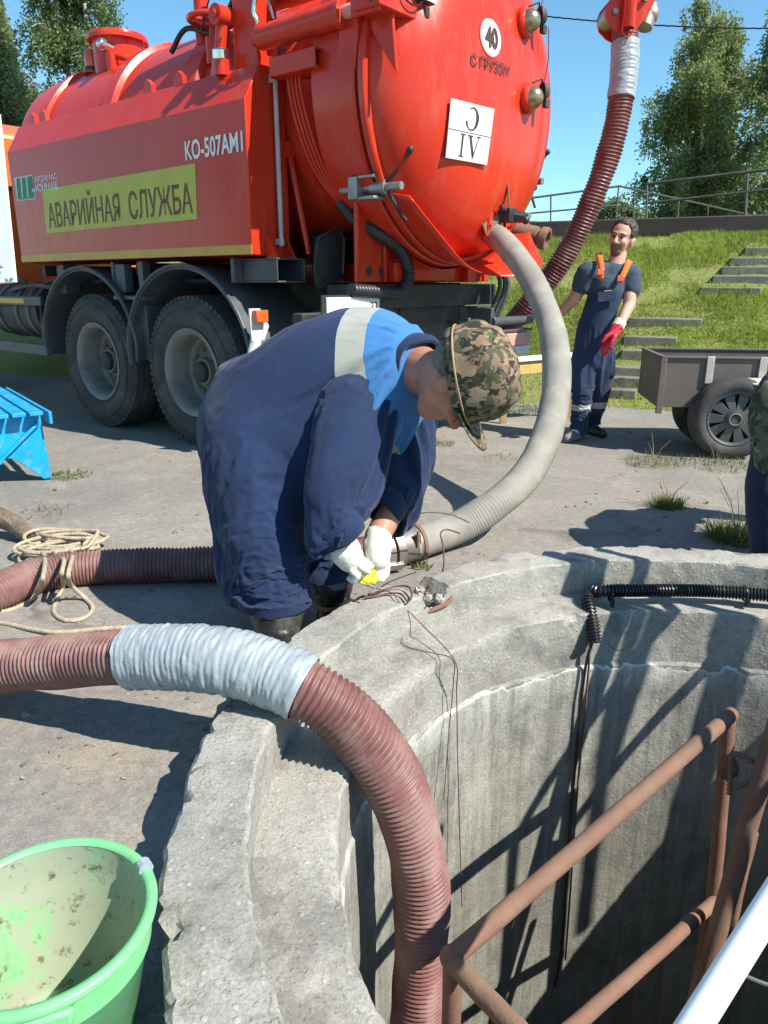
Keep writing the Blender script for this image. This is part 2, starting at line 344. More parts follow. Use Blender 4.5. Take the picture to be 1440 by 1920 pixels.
M['wall'] = concrete('shaft_concrete', (.36, .35, .30), (.27, .262, .225), .5, .5, -.17)
M['step'] = concrete('step_concrete', (.3, .28, .25), (.22, .21, .19), .4)
M['step_dark'] = concrete('mossy_step', (.24, .225, .19), (.17, .165, .13), .3)
def asphalt():
    m = Mat('old_asphalt', .92, 0, .25, world=True); nt = m.nt; v = m.v
    c = mixc(nt, ramp(nt, noise(nt, v, .55, 7, .62), [(.33, (0, 0, 0)), (.67, (1, 1, 1))]), (.27, .245, .21), (.19, .175, .155))
    c = mixc(nt, ramp(nt, noise(nt, mapping(nt, v, (1, 1, 1), (7, 3, 0)), 2.4, 8, .72), [(.5, (0, 0, 0)), (.7, (.6, .6, .6))]), c, (.34, .30, .24))
    sand = ramp(nt, noise(nt, mapping(nt, v, (1, 1, 1), (3, 9, 0)), .8, 7, .7), [(.56, (0, 0, 0)), (.68, (.7, .7, .7))]); c = mixc(nt, sand, c, (.33, .27, .19))
    fine = noise(nt, v, 150, 4, .75); c = mixc(nt, .6, c, ramp(nt, fine, [(.25, (.2, .2, .2)), (.75, (.86, .86, .86))]), 'OVERLAY')
    pd = voro(nt, v, 55); peb = ramp(nt, pd, [(.1, (1, 1, 1)), (.2, (0, 0, 0))]); sel = ramp(nt, voro(nt, v, 55, 'F1', 1), [(.66, (0, 0, 0)), (.69, (1, 1, 1))])
    pm = math_(nt, 'MULTIPLY', peb, sel); c = mixc(nt, math_(nt, 'MULTIPLY', pm, .8), c, mixc(nt, noise(nt, v, 23, 2), (.6, .56, .48), (.09, .08, .075)))
    grit = ramp(nt, noise(nt, v, 26, 6, .75), [(.34, (.8, .8, .8)), (.66, (1.14, 1.14, 1.14))]); c = mixc(nt, 1.0, c, grit, 'MULTIPLY')
    spk = ramp(nt, noise(nt, v, 60, 3, .7), [(.64, (0, 0, 0)), (.70, (.55, .55, .55))]); c = mixc(nt, spk, c, (.09, .08, .07))
    wv = nt.nodes.new('ShaderNodeVectorMath'); wv.operation = 'ADD'; nt.links.new(v, wv.inputs[0])
    nz = nt.nodes.new('ShaderNodeTexNoise'); nz.inputs['Scale'].default_value = 3; nz.inputs['Detail'].default_value = 6; nt.links.new(v, nz.inputs['Vector'])
    sc_ = nt.nodes.new('ShaderNodeVectorMath'); sc_.operation = 'SCALE'; sc_.inputs[3].default_value = .55; nt.links.new(nz.outputs[1], sc_.inputs[0]); nt.links.new(sc_.outputs[0], wv.inputs[1])
    cd = voro(nt, wv.outputs[0], .45, 'DISTANCE_TO_EDGE'); crack = ramp(nt, cd, [(0, (1, 1, 1)), (.006, (.85, .85, .85)), (.016, (0, 0, 0))])
    cm = math_(nt, 'MULTIPLY', crack, ramp(nt, noise(nt, v, 1.1, 3), [(.5, (0, 0, 0)), (.62, (.8, .8, .8))])); c = mixc(nt, cm, c, (.09, .078, .06))
    m.set('Base Color', c)
    h = math_(nt, 'SUBTRACT', math_(nt, 'ADD', math_(nt, 'MULTIPLY', fine, .6), math_(nt, 'MULTIPLY', pm, .5)), math_(nt, 'MULTIPLY', cm, 1.6)); m.bump(h, .45, .006); return m.m
M['asphalt'] = asphalt()
def leafmat(name, a, b, c3, trans=.45):
    m = Mat(name, .55, 0, .35); nt = m.nt; g = nt.nodes.new('ShaderNodeNewGeometry')
    c = ramp(nt, g.outputs['Random Per Island'], [(0, a), (.5, b), (1, c3)])
    big = ramp(nt, noise(nt, m.v, .9, 3), [(.3, (.7, .7, .7)), (.7, (1.2, 1.2, 1.2))]); c = mixc(nt, 1.0, c, big, 'MULTIPLY')
    m.set('Base Color', c)
    t = nt.nodes.new('ShaderNodeBsdfTranslucent'); nt.links.new(mixc(nt, 1.0, c, (1.25, 1.35, .6), 'MULTIPLY'), t.inputs[0])
    mx = nt.nodes.new('ShaderNodeMixShader'); mx.inputs[0].default_value = trans
    nt.links.new(m.b.outputs[0], mx.inputs[1]); nt.links.new(t.outputs[0], mx.inputs[2]); nt.links.new(mx.outputs[0], m.o.inputs[0]); return m.m
M['leaf'] = leafmat('birch_leaves', (.15, .19, .085), (.21, .25, .12), (.31, .34, .18))
M['leaf_silver'] = leafmat('silver_green_leaves', (.17, .21, .12), (.23, .27, .16), (.31, .34, .22))
M['leaf_dark'] = leafmat('deep_green_leaves', (.09, .13, .055), (.135, .175, .075), (.21, .25, .13))
M['grass'] = leafmat('meadow_grass', (.16, .23, .04), (.26, .33, .06), (.40, .40, .14), .45)
M['weed'] = leafmat('weed_leaves', (.07, .12, .025), (.12, .17, .04), (.25, .24, .09), .35)
def turf():
    m = Mat('turf_soil', .95, 0, .2, world=True); nt = m.nt
    c = mixc(nt, ramp(nt, noise(nt, m.v, 1.4, 6, .7), [(.35, (0, 0, 0)), (.65, (1, 1, 1))]), (.17, .2, .045), (.24, .24, .085))
    c = mixc(nt, ramp(nt, noise(nt, mapping(nt, m.v, (1, 1, 1), (5, 1, 0)), .9, 6, .7), [(.6, (0, 0, 0)), (.7, (.8, .8, .8))]), c, (.25, .2, .12)); m.set('Base Color', c)
    m.bump(noise(nt, m.v, 30, 5), .6, .03); return m.m
M['turf'] = turf()
def cloth(name, c1, c2, stain=None, samt=.5, rough=.9, weave=260):
    m = Mat(name, rough, 0, .25); nt = m.nt
    c = mixc(nt, ramp(nt, noise(nt, m.v, 5, 5), [(.35, (0, 0, 0)), (.65, (1, 1, 1))]), c1, c2)
    if stain:
        f = ramp(nt, noise(nt, m.v, 5.5, 8, .7), [(.56, (0, 0, 0)), (.72, (samt, samt, samt))]); c = mixc(nt, f, c, stain)
    m.set('Base Color', c); m.set('Sheen Weight', .12)
    m.bump(math_(nt, 'ADD', math_(nt, 'MULTIPLY', noise(nt, m.v, 18, 4), 1.0), math_(nt, 'MULTIPLY', noise(nt, m.v, weave, 2), .25)), .35, .008); return m.m
M['navy'] = cloth('navy_workwear', (.014, .028, .074), (.010, .021, .057), (.05, .065, .105), .35)
M['royal'] = cloth('bright_blue_yoke', (.05, .19, .46), (.04, .16, .4), (.09, .2, .38), .3)
M['reflect'] = cloth('grey_reflective', (.42, .43, .4), (.36, .37, .34), None, 0, .6)
M['trouser'] = cloth('dark_navy_trousers', (.016, .022, .05), (.012, .016, .036), (.05, .055, .07), .4)
M['boot'] = simple('wet_rubber_boot', (.012, .012, .012), (.035, .034, .03), .28, ns=5, bs=40, bstr=.1, dirt=(.2, .18, .14), ds=6, damt=.55)
M['skin'] = simple('weathered_skin', (.47, .21, .135), (.38, .155, .10), .55, ns=14, bs=90, bstr=.12, bd=.002)
M['skin_pale'] = simple('light_skin', (.58, .33, .23), (.5, .26, .18), .55, ns=14, bs=90, bstr=.1, bd=.002)
M['hair'] = simple('dark_brown_hair', (.035, .022, .014), (.06, .04, .026), .6, ns=50, bs=160, bstr=.6)
M['beard'] = simple('stubble', (.16, .08, .045), (.22, .11, .07), .8, ns=80, bs=200, bstr=.3)
M['glove'] = simple('white_knit_glove', (.72, .69, .6), (.62, .59, .5), .95, ns=20, bs=260, bstr=.5, bd=.003, dirt=(.4, .34, .24), ds=14, damt=.3)
M['glove_y'] = simple('yellow_rubber_print', (.62, .5, .02), (.05, .35, .12), .4, ns=16, bs=80, bstr=.2, lo=.48, hi=.54)
M['glove_red'] = simple('red_glove', (.6, .03, .05), (.5, .025, .045), .5, ns=20, bs=80, bstr=.3)
M['orange_strap'] = cloth('orange_strap', (.85, .16, .02), (.75, .12, .02))
M['tee'] = cloth('blue_grey_tee', (.05, .075, .10), (.035, .055, .075))
M['bib'] = cloth('navy_bib', (.026, .044, .095), (.019, .033, .072), (.075, .10, .155), .4)
M['sneaker'] = simple('worn_sandal', (.12, .11, .1), (.2, .19, .18), .8, ns=10)
M['sock'] = simple('white_sock', (.7, .69, .66), None, .9, ns=10)
def camo(name, cols, sc):
    m = Mat(name, .9, 0, .25); nt = m.nt
    n1 = noise(nt, mapping(nt, m.v, (1, 1, 1.6)), sc, 3, .5, .7); n2 = noise(nt, mapping(nt, m.v, (1, 1.5, 1), (3, 5, 1)), sc * 1.1, 3, .5, .7); n3 = noise(nt, mapping(nt, m.v, (1.3, 1, 1), (8, 2, 4)), sc * 1.3, 3, .5, .7)
    def st(x, t): return ramp(nt, x, [(t - .01, (0, 0, 0)), (t + .01, (1, 1, 1))])
    c = mixc(nt, st(n1, .5), cols[0], cols[1]); c = mixc(nt, st(n2, .54), c, cols[2]); c = mixc(nt, st(n3, .57), c, cols[3])
    m.set('Base Color', c); m.bump(math_(nt, 'ADD', noise(nt, m.v, 25, 4), math_(nt, 'MULTIPLY', noise(nt, m.v, 300, 2), .2)), .35, .006); return m.m
M['camo_cap'] = camo('camouflage_cap', [(.27, .19, .12), (.035, .032, .025), (.085, .085, .05), (.22, .145, .09)], 20)
M['camo_jacket'] = camo('camouflage_jacket', [(.10, .11, .075), (.05, .06, .035), (.2, .19, .14), (.035, .035, .03)], 9)
# ================================================================== SETTING
PC = V(1.09, 1.49, 0); R_IN, R_MID, R_OUT, Z_UP, Z_LEDGE = 1.20, 1.39, 1.56, .20, .06
FA = V(2.97, 7.85, 0); FT = V(.934, -.357, 0); FM = V(.357, .934, 0); S_TOP, SLOPE = 4.19, .466
def slope_z(x, y):
    s = FM.x * (x - FA.x) + FM.y * (y - FA.y)
    if s <= -.3: return -.05
    z = SLOPE * s
    if s < .5: z = SLOPE * .5 * ((s + .3) / .8) ** 2 - .05 * (1 - (s + .3) / .8)
    if s > S_TOP: z = SLOPE * S_TOP + min(.15, .03 * (s - S_TOP))
    return z
def make_ground():
    rs = [1.50]; 
    while rs[-1] < 9: rs.append(rs[-1] + .035 + rs[-1] * .012)
    while rs[-1] < 300: rs.append(rs[-1] * 1.35)
    seg = 220; vs = []; fs = []
    for r in rs:
        for k in range(seg):
            a = 2 * math.pi * k / seg; x = PC.x + r * math.cos(a); y = PC.y + r * math.sin(a); z = 0
            if r < 12:
                z = .016 * fbm((x * 1.1, y * 1.1, 0), 4) + .006 * fbm((x * 6, y * 6, 3), 3)
            if r > 14: z = -.06
            vs.append((x, y, z))
    for i in range(len(rs) - 1):
        for k in range(seg): k2 = (k + 1) % seg; fs.append((i * seg + k, i * seg + k2, (i + 1) * seg + k2, (i + 1) * seg + k))
    mb = MB(); mb.add(vs, fs); o = mb.build('ground', M['asphalt'], smooth=60, fixn=False); tag(o, 'cracked grey asphalt yard with sandy patches around the pit', kind='structure')
make_ground()
def make_slope():
    A = np.r_[np.linspace(-60, -8, 14), np.linspace(-7.5, 6, 110), np.linspace(7, 60, 12)]; S = np.r_[np.linspace(-.3, 5, 50), np.array([6, 8, 12, 20, 40, 90, 200])]
    vs = []; fs = []; n = len(S)
    for a in A:
        for s in S:
            p = FA + FT * float(a) + FM * float(s); z = slope_z(p.x, p.y)
            if s > .1: z += .05 * fbm((p.x * .8, p.y * .8, 1), 4)
            vs.append((p.x, p.y, z))
    for i in range(len(A) - 1):
        for j in range(n - 1): fs.append((i * n + j, (i + 1) * n + j, (i + 1) * n + j + 1, i * n + j + 1))
    mb = MB(); mb.add(vs, fs); o = mb.build('hill', M['turf'], smooth=60, fixn=False); tag(o, 'grassy embankment rising behind the yard', kind='structure')
make_slope()

# ---- concrete pit: kerb ring, ledge ring, shaft
def ring_mesh(prof, seg, amp, edge_idx, chip, breaks=()):
    """prof: list of (r,z) from outside to inside; closed loop not needed"""
    vs = []; n = len(prof)
    for k in range(seg):
        a = 2 * math.pi * k / seg; ca, sa = math.cos(a), math.sin(a)
        for i, (r, z) in enumerate(prof):
            x, y = PC.x + r * ca, PC.y + r * sa; e = edge_idx.get(i, 0)
            nn = fbm((x * 7, y * 7, z * 7), 4); n2 = fbm((x * 22, y * 22, z * 22 + 9), 3)
            dr = amp * nn * .6 + amp * .5 * n2; dz = amp * .6 * fbm((x * 5 + 4, y * 5, z), 4) + amp * .35 * n2
            if e:
                n3 = fbm((x * 13 + 2, y * 13, z * 4 + 5), 3); c = chip * (max(0, n3 - .12) * 1.5 + max(0, fbm((x * 2.6 + 2, y * 2.6, 5), 3)) * (.5 + .8 * max(0, n2))) * e; dz -= abs(c) * .6; dr += -c * .8 * (1 if i < n / 2 else -1)
            for (ba, bw, bd) in breaks:
                t = (a - ba + math.pi) % (2 * math.pi) - math.pi
                if abs(t) < bw and z > Z_LEDGE + .02: dz -= bd * (1 - (abs(t) / bw) ** 2) * (.6 + .7 * abs(n2) + .6 * max(0, nn))
            vs.append((PC.x + (r + dr) * ca, PC.y + (r + dr) * sa, z + dz))
    fs = []
    for k in range(seg):
        k2 = (k + 1) % seg
        for i in range(n - 1): fs.append((k * n + i, k2 * n + i, k2 * n + i + 1, k * n + i + 1))
    mb = MB(); mb.add(vs, fs); return mb
def seglist(pts, counts):
    out = []
    for (a, b), c in zip(zip(pts, pts[1:]), counts): out += [(a[0] + (b[0] - a[0]) * i / c, a[1] + (b[1] - a[1]) * i / c) for i in range(c)]
    return out + [pts[-1]]
pit = tag(empty('concrete_pit', (PC.x, PC.y, 0)), 'round concrete inspection pit with stepped chipped rim', 'pit')
BRK = math.atan2(gz(822, 1110, .2).y - PC.y, gz(822, 1110, .2).x - PC.x)
def pitpart(name, mb, mat, sm=28):
    return mb.build(name, mat, pit, origin=None, smooth=sm)
def shift(mb, o): mb.v = [(v[0] - o.x, v[1] - o.y, v[2] - o.z) for v in mb.v]; return mb
pr = seglist([(R_OUT, -.15), (R_OUT, Z_UP - .012), (R_OUT - .012, Z_UP), (R_MID + .008, Z_UP), (R_MID, Z_UP - .008), (R_MID, Z_LEDGE - .03)], (7, 1, 9, 1, 7))
pitpart('kerb_ring', shift(ring_mesh(pr, 620, .009, {6: .8, 7: 1.6, 8: 1.5, 9: .7, 10: .3, 17: .25, 18: .3}, .03, [(BRK, .05, .07)]), PC), M['concrete'])
pr = seglist([(R_MID + .05, Z_LEDGE), (R_IN + .006, Z_LEDGE), (R_IN, Z_LEDGE - .008), (R_IN, -.17)], (12, 1, 10))
pitpart('ledge_ring', shift(ring_mesh(pr, 560, .006, {11: .5, 12: .9, 13: .9}, .022), PC), M['concrete'])
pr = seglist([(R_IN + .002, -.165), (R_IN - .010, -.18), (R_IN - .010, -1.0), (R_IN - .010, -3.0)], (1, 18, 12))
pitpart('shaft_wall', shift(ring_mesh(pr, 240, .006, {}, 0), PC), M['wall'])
mb = MB(); mb.lathe([(0.0, -2.95), (1.3, -2.95)], seg=48); pitpart('pit_floor', mb, simple('wet_silt', (.04, .035, .025), (.06, .05, .04), .5))
# rubble and exposed reinforcement at the broken spot of the kerb
bp = PC + V(math.cos(BRK), math.sin(BRK), 0) * 1.46
for i in range(9):
    c = bp + V(random.uniform(-.06, .06), random.uniform(-.05, .05), .15 + random.uniform(0, .02)); mb = MB(); r0 = random.uniform(.012, .026)
    mb.ball(c - PC, (r0 * 1.2, r0, r0 * .8), 8); mb.v = [tuple(Vector(v) + V(*[random.uniform(-.3, .3) * r0 for _ in range(3)])) for v in mb.v]
    mb.build('concrete_chunk', M['concrete'], pit, smooth=0)

# ---- steps up the embankment
def slope_hit(px, py):
    r = ray(px, py); t = 6.0
    for _ in range(400):
        p = V(0, 0, CAM_H) + r * t
        if p.z < slope_z(p.x, p.y): return p
        t += .03
    return p
steps = tag(empty('garden_steps', slope_hit(1160, 740)), 'weathered concrete steps climbing the grass embankment', 'steps'); so_ = steps.location
STEP_PX = [(1122, 1192, 744), (1140, 1215, 722), (1150, 1235, 703), (1164, 1262, 671), (1168, 1268, 645), (1170, 1315, 610), (1312, 1425, 553), (1335, 1440, 531), (1352, 1450, 514), (1368, 1460, 497), (1395, 1470, 478)]
for (xa, xb, yy) in STEP_PX:
    a = slope_hit(xa, yy); b = slope_hit(xb, yy); b = a + FT * (b - a).length; mb = MB(); c = (a + b) / 2
    mb.beam(a - so_ + FM * .13 + V(0, 0, .03), b - so_ + FM * .13 + V(0, 0, .03), .34, .13); mb.build('step', M['step_dark'], steps, bevel=.012)

# ---- beam and handrails along the top
beam = MB(); ea = FA + FT * -14 + FM * (S_TOP + .55); eb = FA + FT * 7 + FM * (S_TOP + .55)
zt = SLOPE * S_TOP
beam.beam(ea + V(0, 0, zt + .14), eb + V(0, 0, zt + .2), .30, .26); o = beam.build('edge_beam', M['beam'], origin=ea + V(0, 0, zt), bevel=.02)
tag(o, 'long dark concrete beam along the top of the grassy bank', 'beam')
def railing(name, label, top, posts, mids, r=.022):
    e = empty(name, posts[0][1]); tag(e, label, 'handrail', 'handrails above the bank')
    def b(n, a, c, rr): mb = MB(); mb.cyl(Vector(a) - e.location, Vector(c) - e.location, rr, 10); mb.build(n, M['rail'], e)
    for a, c in zip(top, top[1:]): b('top_rail', a, c, r)
    for a, c in mids: b('mid_rail', a, c, r * .85)
    for a, c in posts: b('post', a, c, r * .8)
D1, D2 = 12.0, 11.4
railing('handrail', 'thicker dark handrail rising to the picture edge above the steps', [at(1213, 345, 11.9), at(1480, 313, 11.2)],
        [(at(1213, 345, 11.9), at(1212, 436, 11.9)), (at(1402, 324, 11.4), at(1396, 420, 11.4))], [(at(1213, 381, 11.9), at(1480, 351, 11.2))], .024)
railing('handrail', 'thin level handrail beside the tank, seen against open sky', [at(960, 376, 12.3), at(1162, 349, 12.3)],
        [(at(1033, 365, 12.3), at(1032, 436, 12.3)), (at(1160, 350, 12.3), at(1153, 430, 12.3)), (at(965, 376, 12.3), at(963, 436, 12.3))], [(at(960, 403, 12.3), at(1157, 385, 12.3)), (at(960, 414, 12.5), at(1153, 424, 12.5))], .017)
railing('handrail', 'thin handrail sloping down and away behind the birch', [at(1162, 349, 12.4), at(1300, 379, 15), at(1470, 418, 19)],
        [(at(1190, 356, 12.8), at(1187, 424, 12.8)), (at(1273, 373, 14.2), at(1270, 420, 14.2)), (at(1328, 386, 16), at(1326, 420, 16))], [], .017)
# ---- overhead cable
mb = MB(); a, b = at(880, 12, 24), at(1640, 50, 21); pts = [a.lerp(b, t) + V(0, 0, -.25 * (1 - (2 * t - 1) ** 2) + .006 * math.sin(t * 260)) for t in np.linspace(0, 1, 130)]
mb.tube(pts, .022, 6); o = mb.build('overhead_cable', M['cable'], origin=a); tag(o, 'twisted black overhead cable crossing the sky', 'cable')

# ---- vegetation
def quads_mesh(name, P, X, Y, mat, tri=False):
    """P: base (n,3); X half-width vec; Y length vec -> leaf shaped quads"""
    n = len(P)
    if tri: Vt = np.stack([P - X, P + X, P + Y], 1)
    else: Vt = np.stack([P, P + X + Y * .45, P + Y, P - X + Y * .45], 1)
    k = Vt.shape[1]; me = bpy.data.meshes.new(name); me.vertices.add(n * k); me.vertices.foreach_set('co', Vt.reshape(-1).astype(np.float32))
    me.loops.add(n * k); me.loops.foreach_set('vertex_index', np.arange(n * k, dtype=np.int32)); me.polygons.add(n)
    me.polygons.foreach_set('loop_start', np.arange(0, n * k, k, dtype=np.int32)); me.update(); me.validate(); me.materials.append(mat); return me
def rdir(n, zs=1.0):
    d = RNG.normal(size=(n, 3)); d[:, 2] *= zs; return d / (np.linalg.norm(d, axis=1)[:, None] + 1e-9)
def tree(label, base, height, width, mat, bark, nleaf, leaf=.085, droop=1.0, env=None, trunk_r=.16, stems=1, low=.12, nb=60):
    root = tag(empty('tree', base), label, 'tree', 'trees beyond the yard'); tr = MB(); Pl = []
    env = env or (lambda t: math.sin(math.pi * min(1, (t * .85 + .12))) ** .7)
    for st in range(stems):
        lean = rdir(1)[0] * width * .16 * (stems > 1); tip = V(lean[0] * 1.2, lean[1] * 1.2, height * (1 - .12 * st)); off = V(lean[0] * .3, lean[1] * .3, 0)
        path = [off.lerp(tip, t) + V(.15 * math.sin(t * 5 + st), .15 * math.cos(t * 4 + st), 0) * t for t in np.linspace(0, 1, 9)]
        path[0] = path[0] - V(0, 0, .4); tr.tube(path, [trunk_r, trunk_r * .7, trunk_r * .35, .02], 8)
        for _ in range(nb // stems):
            t = random.uniform(low, .99); i = t * 8; p0 = path[int(i)].lerp(path[min(8, int(i) + 1)], i % 1)
            a = random.uniform(0, 2 * math.pi); L = width * .5 * env(t) * random.uniform(.45, 1.1) + .2
            d = V(math.cos(a), math.sin(a), 0); up = random.uniform(.25, .8)
            bp_ = [p0 + d * (L * u) + V(0, 0, L * (up * u - (up * .75 + .15 * droop) * u * u)) for u in np.linspace(0, 1, 6)]
            tr.tube(bp_, [max(.012, trunk_r * .2 * (1 - t * .6)), .006], 5)
            Pl.append(np.array([tuple(x) for x in bp_]))
    nt_ = nleaf // 26; seeds = []
    for _ in range(nt_):
        bpn = Pl[random.randrange(len(Pl))]; u = random.uniform(.25, 1) * 4.999; q = bpn[int(u)] * (1 - u % 1) + bpn[int(u) + 1] * (u % 1); seeds.append(q)
    seeds = np.array(seeds) + RNG.normal(size=(nt_, 3)) * (.16, .16, .14)
    ln = RNG.uniform(.25, 1.0, nt_) * droop; hd = rdir(nt_); hd[:, 2] = 0
    T_ = np.repeat(np.arange(nt_), 26); u = RNG.uniform(0, 1, len(T_))
    P = seeds[T_] + hd[T_] * (u * .28)[:, None] + np.c_[np.zeros((len(T_), 2)), -u * ln[T_]] + RNG.normal(size=(len(T_), 3)) * .07
    P[:, 2] = np.maximum(P[:, 2], .1)
    Y = rdir(len(P)); Y[:, 2] -= .7; Y *= (leaf * RNG.uniform(.7, 1.3, len(P)) / (np.linalg.norm(Y, axis=1) + 1e-9))[:, None]
    X = np.cross(Y, rdir(len(P))); X *= (leaf * .36 / (np.linalg.norm(X, axis=1) + 1e-9))[:, None]
    tr.build('trunk', bark, root); mkobj('crown', quads_mesh('crown', P, X, Y, mat), root, smooth=0)
    return root
def ground_under(px, d, z=1.9):
    p = at(px, 420, d); p.z = z; return p
tree('tall drooping birch behind the handrail, right of the boom hose', ground_under(1318, 30), 10.0, 6.4, M['leaf'], M['birch_bark'], 92000, .115, 1.2, stems=4, low=.06, nb=120,
     env=lambda t: (.62 + .5 * t if t < .35 else .85 * (1 - ((t - .35) / .65) ** 1.5) ** .75 + .08))
tree('birch cut off by the right edge of the picture', ground_under(1470, 27), 8.6, 3.4, M['leaf'], M['birch_bark'], 40000, .11, 1.2, stems=2, low=.06, nb=60)
tree('low rounded bush at the foot of the tall birch', ground_under(1172, 25), 2.0, 2.4, M['leaf_dark'], M['bark'], 16000, .10, .5, stems=3, trunk_r=.05, nb=40)
tree('silvery green willow at the left edge of the picture', ground_under(12, 27), 9.6, 4.6, M['leaf_silver'], M['bark'], 80000, .11, 1.2, stems=2, low=.05, nb=90,
     env=lambda t: .95 * (1 - t) ** .7 + .1)
tree('dark green birch rising behind the tank neck', ground_under(178, 24), 12.0, 3.5, M['leaf_dark'], M['birch_bark'], 62000, .105, 1.1, stems=2, low=.06, nb=100, env=lambda t: .75 if t < .6 else .75 * (1 - (t - .6) / .45) + .12)
tree('short bright green bush between the willow and the dark birch', ground_under(90, 29), 6.4, 2.6, M['leaf'], M['bark'], 22000, .10, .6, stems=2, trunk_r=.06, nb=50)
tree('distant dark tree seen low behind the truck tank', ground_under(60, 33), 7.0, 5.0, M['leaf_dark'], M['bark'], 20000, .12, .8, stems=2, nb=60)

def make_grass():
    n = 190000; a = RNG.uniform(-4.2, 3.6, n); s = RNG.uniform(-.12, S_TOP + .35, n)
    k = 14000; a = np.r_[a, RNG.uniform(-16, -4, k)]; s = np.r_[s, RNG.uniform(-.1, 2.0, k)]
    x = FA.x + FT.x * a + FM.x * s; y = FA.y + FT.y * a + FM.y * s; keep = np.ones(len(x), bool)
    dens = np.array([fbm((xx * 1.3, yy * 1.3, 7), 4) for xx, yy in zip(x, y)]); keep &= ~((dens < -.22) & (RNG.random(len(x)) < .75)); keep &= ~((s < .35) & (RNG.random(len(x)) < .6 + dens * .5))
    for (xa, xb, yy) in STEP_PX:
        p = slope_hit(xa, yy); q = slope_hit(xb, yy); keep &= ~((x > p.x + .05) & (x < q.x) & (y > p.y - .10) & (y < p.y + .30) & (RNG.random(len(x)) < .62))
    x, y, s, dens = x[keep], y[keep], s[keep], dens[keep]; z = np.array([slope_z(xx, yy) + (.05 * fbm((xx * .8, yy * .8, 1), 4) if ss > .1 else 0) for xx, yy, ss in zip(x, y, s)])
    m = len(x); L = RNG.uniform(.035, .115, m) * (1 + .7 * np.clip(dens, -.4, .9)); d = rdir(m); d[:, 2] = np.abs(d[:, 2]) * .6 + .75
    Y = d / np.linalg.norm(d, axis=1)[:, None] * L[:, None]; X = rdir(m); X[:, 2] = 0; X *= .008
    P = np.c_[x, y, z - .015]; o = mkobj('grass', quads_mesh('grass', P, X, Y, M['grass'], True), smooth=0); tag(o, 'sunlit yellow-green grass covering the embankment', 'grass', kind='stuff')
make_grass()
def litter():
    n = 420; px = RNG.uniform(10, 1400, n); py = RNG.uniform(790, 1480, n); P = []
    for a, b in zip(px, py):
        p = gz(a, b); d = math.hypot(p.x - PC.x, p.y - PC.y)
        if R_OUT + .03 < d < 7 and p.y > .6: P.append((p.x, p.y, .005 + .016 * fbm((p.x * 1.1, p.y * 1.1, 0), 4)))
    P = np.array(P); n = len(P); Y = rdir(n, .25); Y *= RNG.uniform(.008, .03, n)[:, None]; X = np.cross(Y, (0, 0, 1.)); X *= RNG.uniform(.08, .4, n)[:, None]
    o = mkobj('litter', quads_mesh('litter', P, X, Y, M['litter']), smooth=0); tag(o, 'dry leaf scraps and straw strewn over the asphalt', 'litter', kind='stuff')
M['litter'] = leafmat('dry_leaf', (.30, .22, .11), (.18, .11, .06), (.42, .36, .24), .1); litter()
def tuft(label, c, n, h, spread, wide=.004, stalks=0, mat='weed'):
    th = RNG.uniform(0, 2 * np.pi, n); r = np.sqrt(RNG.random(n)) * spread; P = np.c_[r * np.cos(th), r * np.sin(th), np.full(n, -.01)]
    d = rdir(n); d[:, 2] = np.abs(d[:, 2]) + .5; d[:, :2] += P[:, :2] / spread * .6; Y = d / np.linalg.norm(d, axis=1)[:, None] * (h * RNG.uniform(.35, 1, n))[:, None]
    X = rdir(n); X[:, 2] = 0; X *= wide; o = mkobj('weed_tuft', quads_mesh('weed_tuft', P, X, Y, M[mat], True), smooth=0); o.location = c
    tag(o, label, 'weeds', 'weeds growing through the asphalt')
    if stalks:
        mb = MB()
        for _ in range(stalks):
            a = random.uniform(0, 6.28); l = h * random.uniform(1.2, 2.2); mb.tube([V(0, 0, 0), V(math.cos(a) * l * .25, math.sin(a) * l * .25, l * .6), V(math.cos(a) * l * .6, math.sin(a) * l * .6, l)], [.0025, .001], 4)
        mb.build('stalk', M['wood'], o)
tuft('dark green tuft with dry stalks in front of the handcart wheel', gz(1252, 948), 420, .12, .09, .004, 10)
tuft('tall grass clump beside the dark trousers at the kerb', gz(1382, 1010), 700, .17, .14, .004, 6)
tuft('low grass fringe under the handcart wheel', gz(1340, 872), 700, .09, .28, .004, 4)
tuft('spreading weeds left of the handcart wheel', gz(1225, 868), 420, .10, .22, .004, 3)
tuft('small flat weed patch by the foot of the blue bench', gz(132, 890), 160, .05, .15, .006)
tuft('sparse weeds behind the rope heap', gz(85, 960), 90, .06, .14, .004, 3)
tuft('tiny weed beside the bent worker\'s chin', gz(832, 832), 120, .07, .09, .004, 4)
tuft('flat dry weed patch beneath the arching grey hose', gz(960, 860), 120, .035, .22, .004, 0)
tuft('leafy sprig against the kerb under the hose coupling', gz(790, 1065), 70, .07, .04, .008)
tuft('grass edge beside the standing man\'s feet', gz(1010, 772), 900, .09, .42, .005, 5)
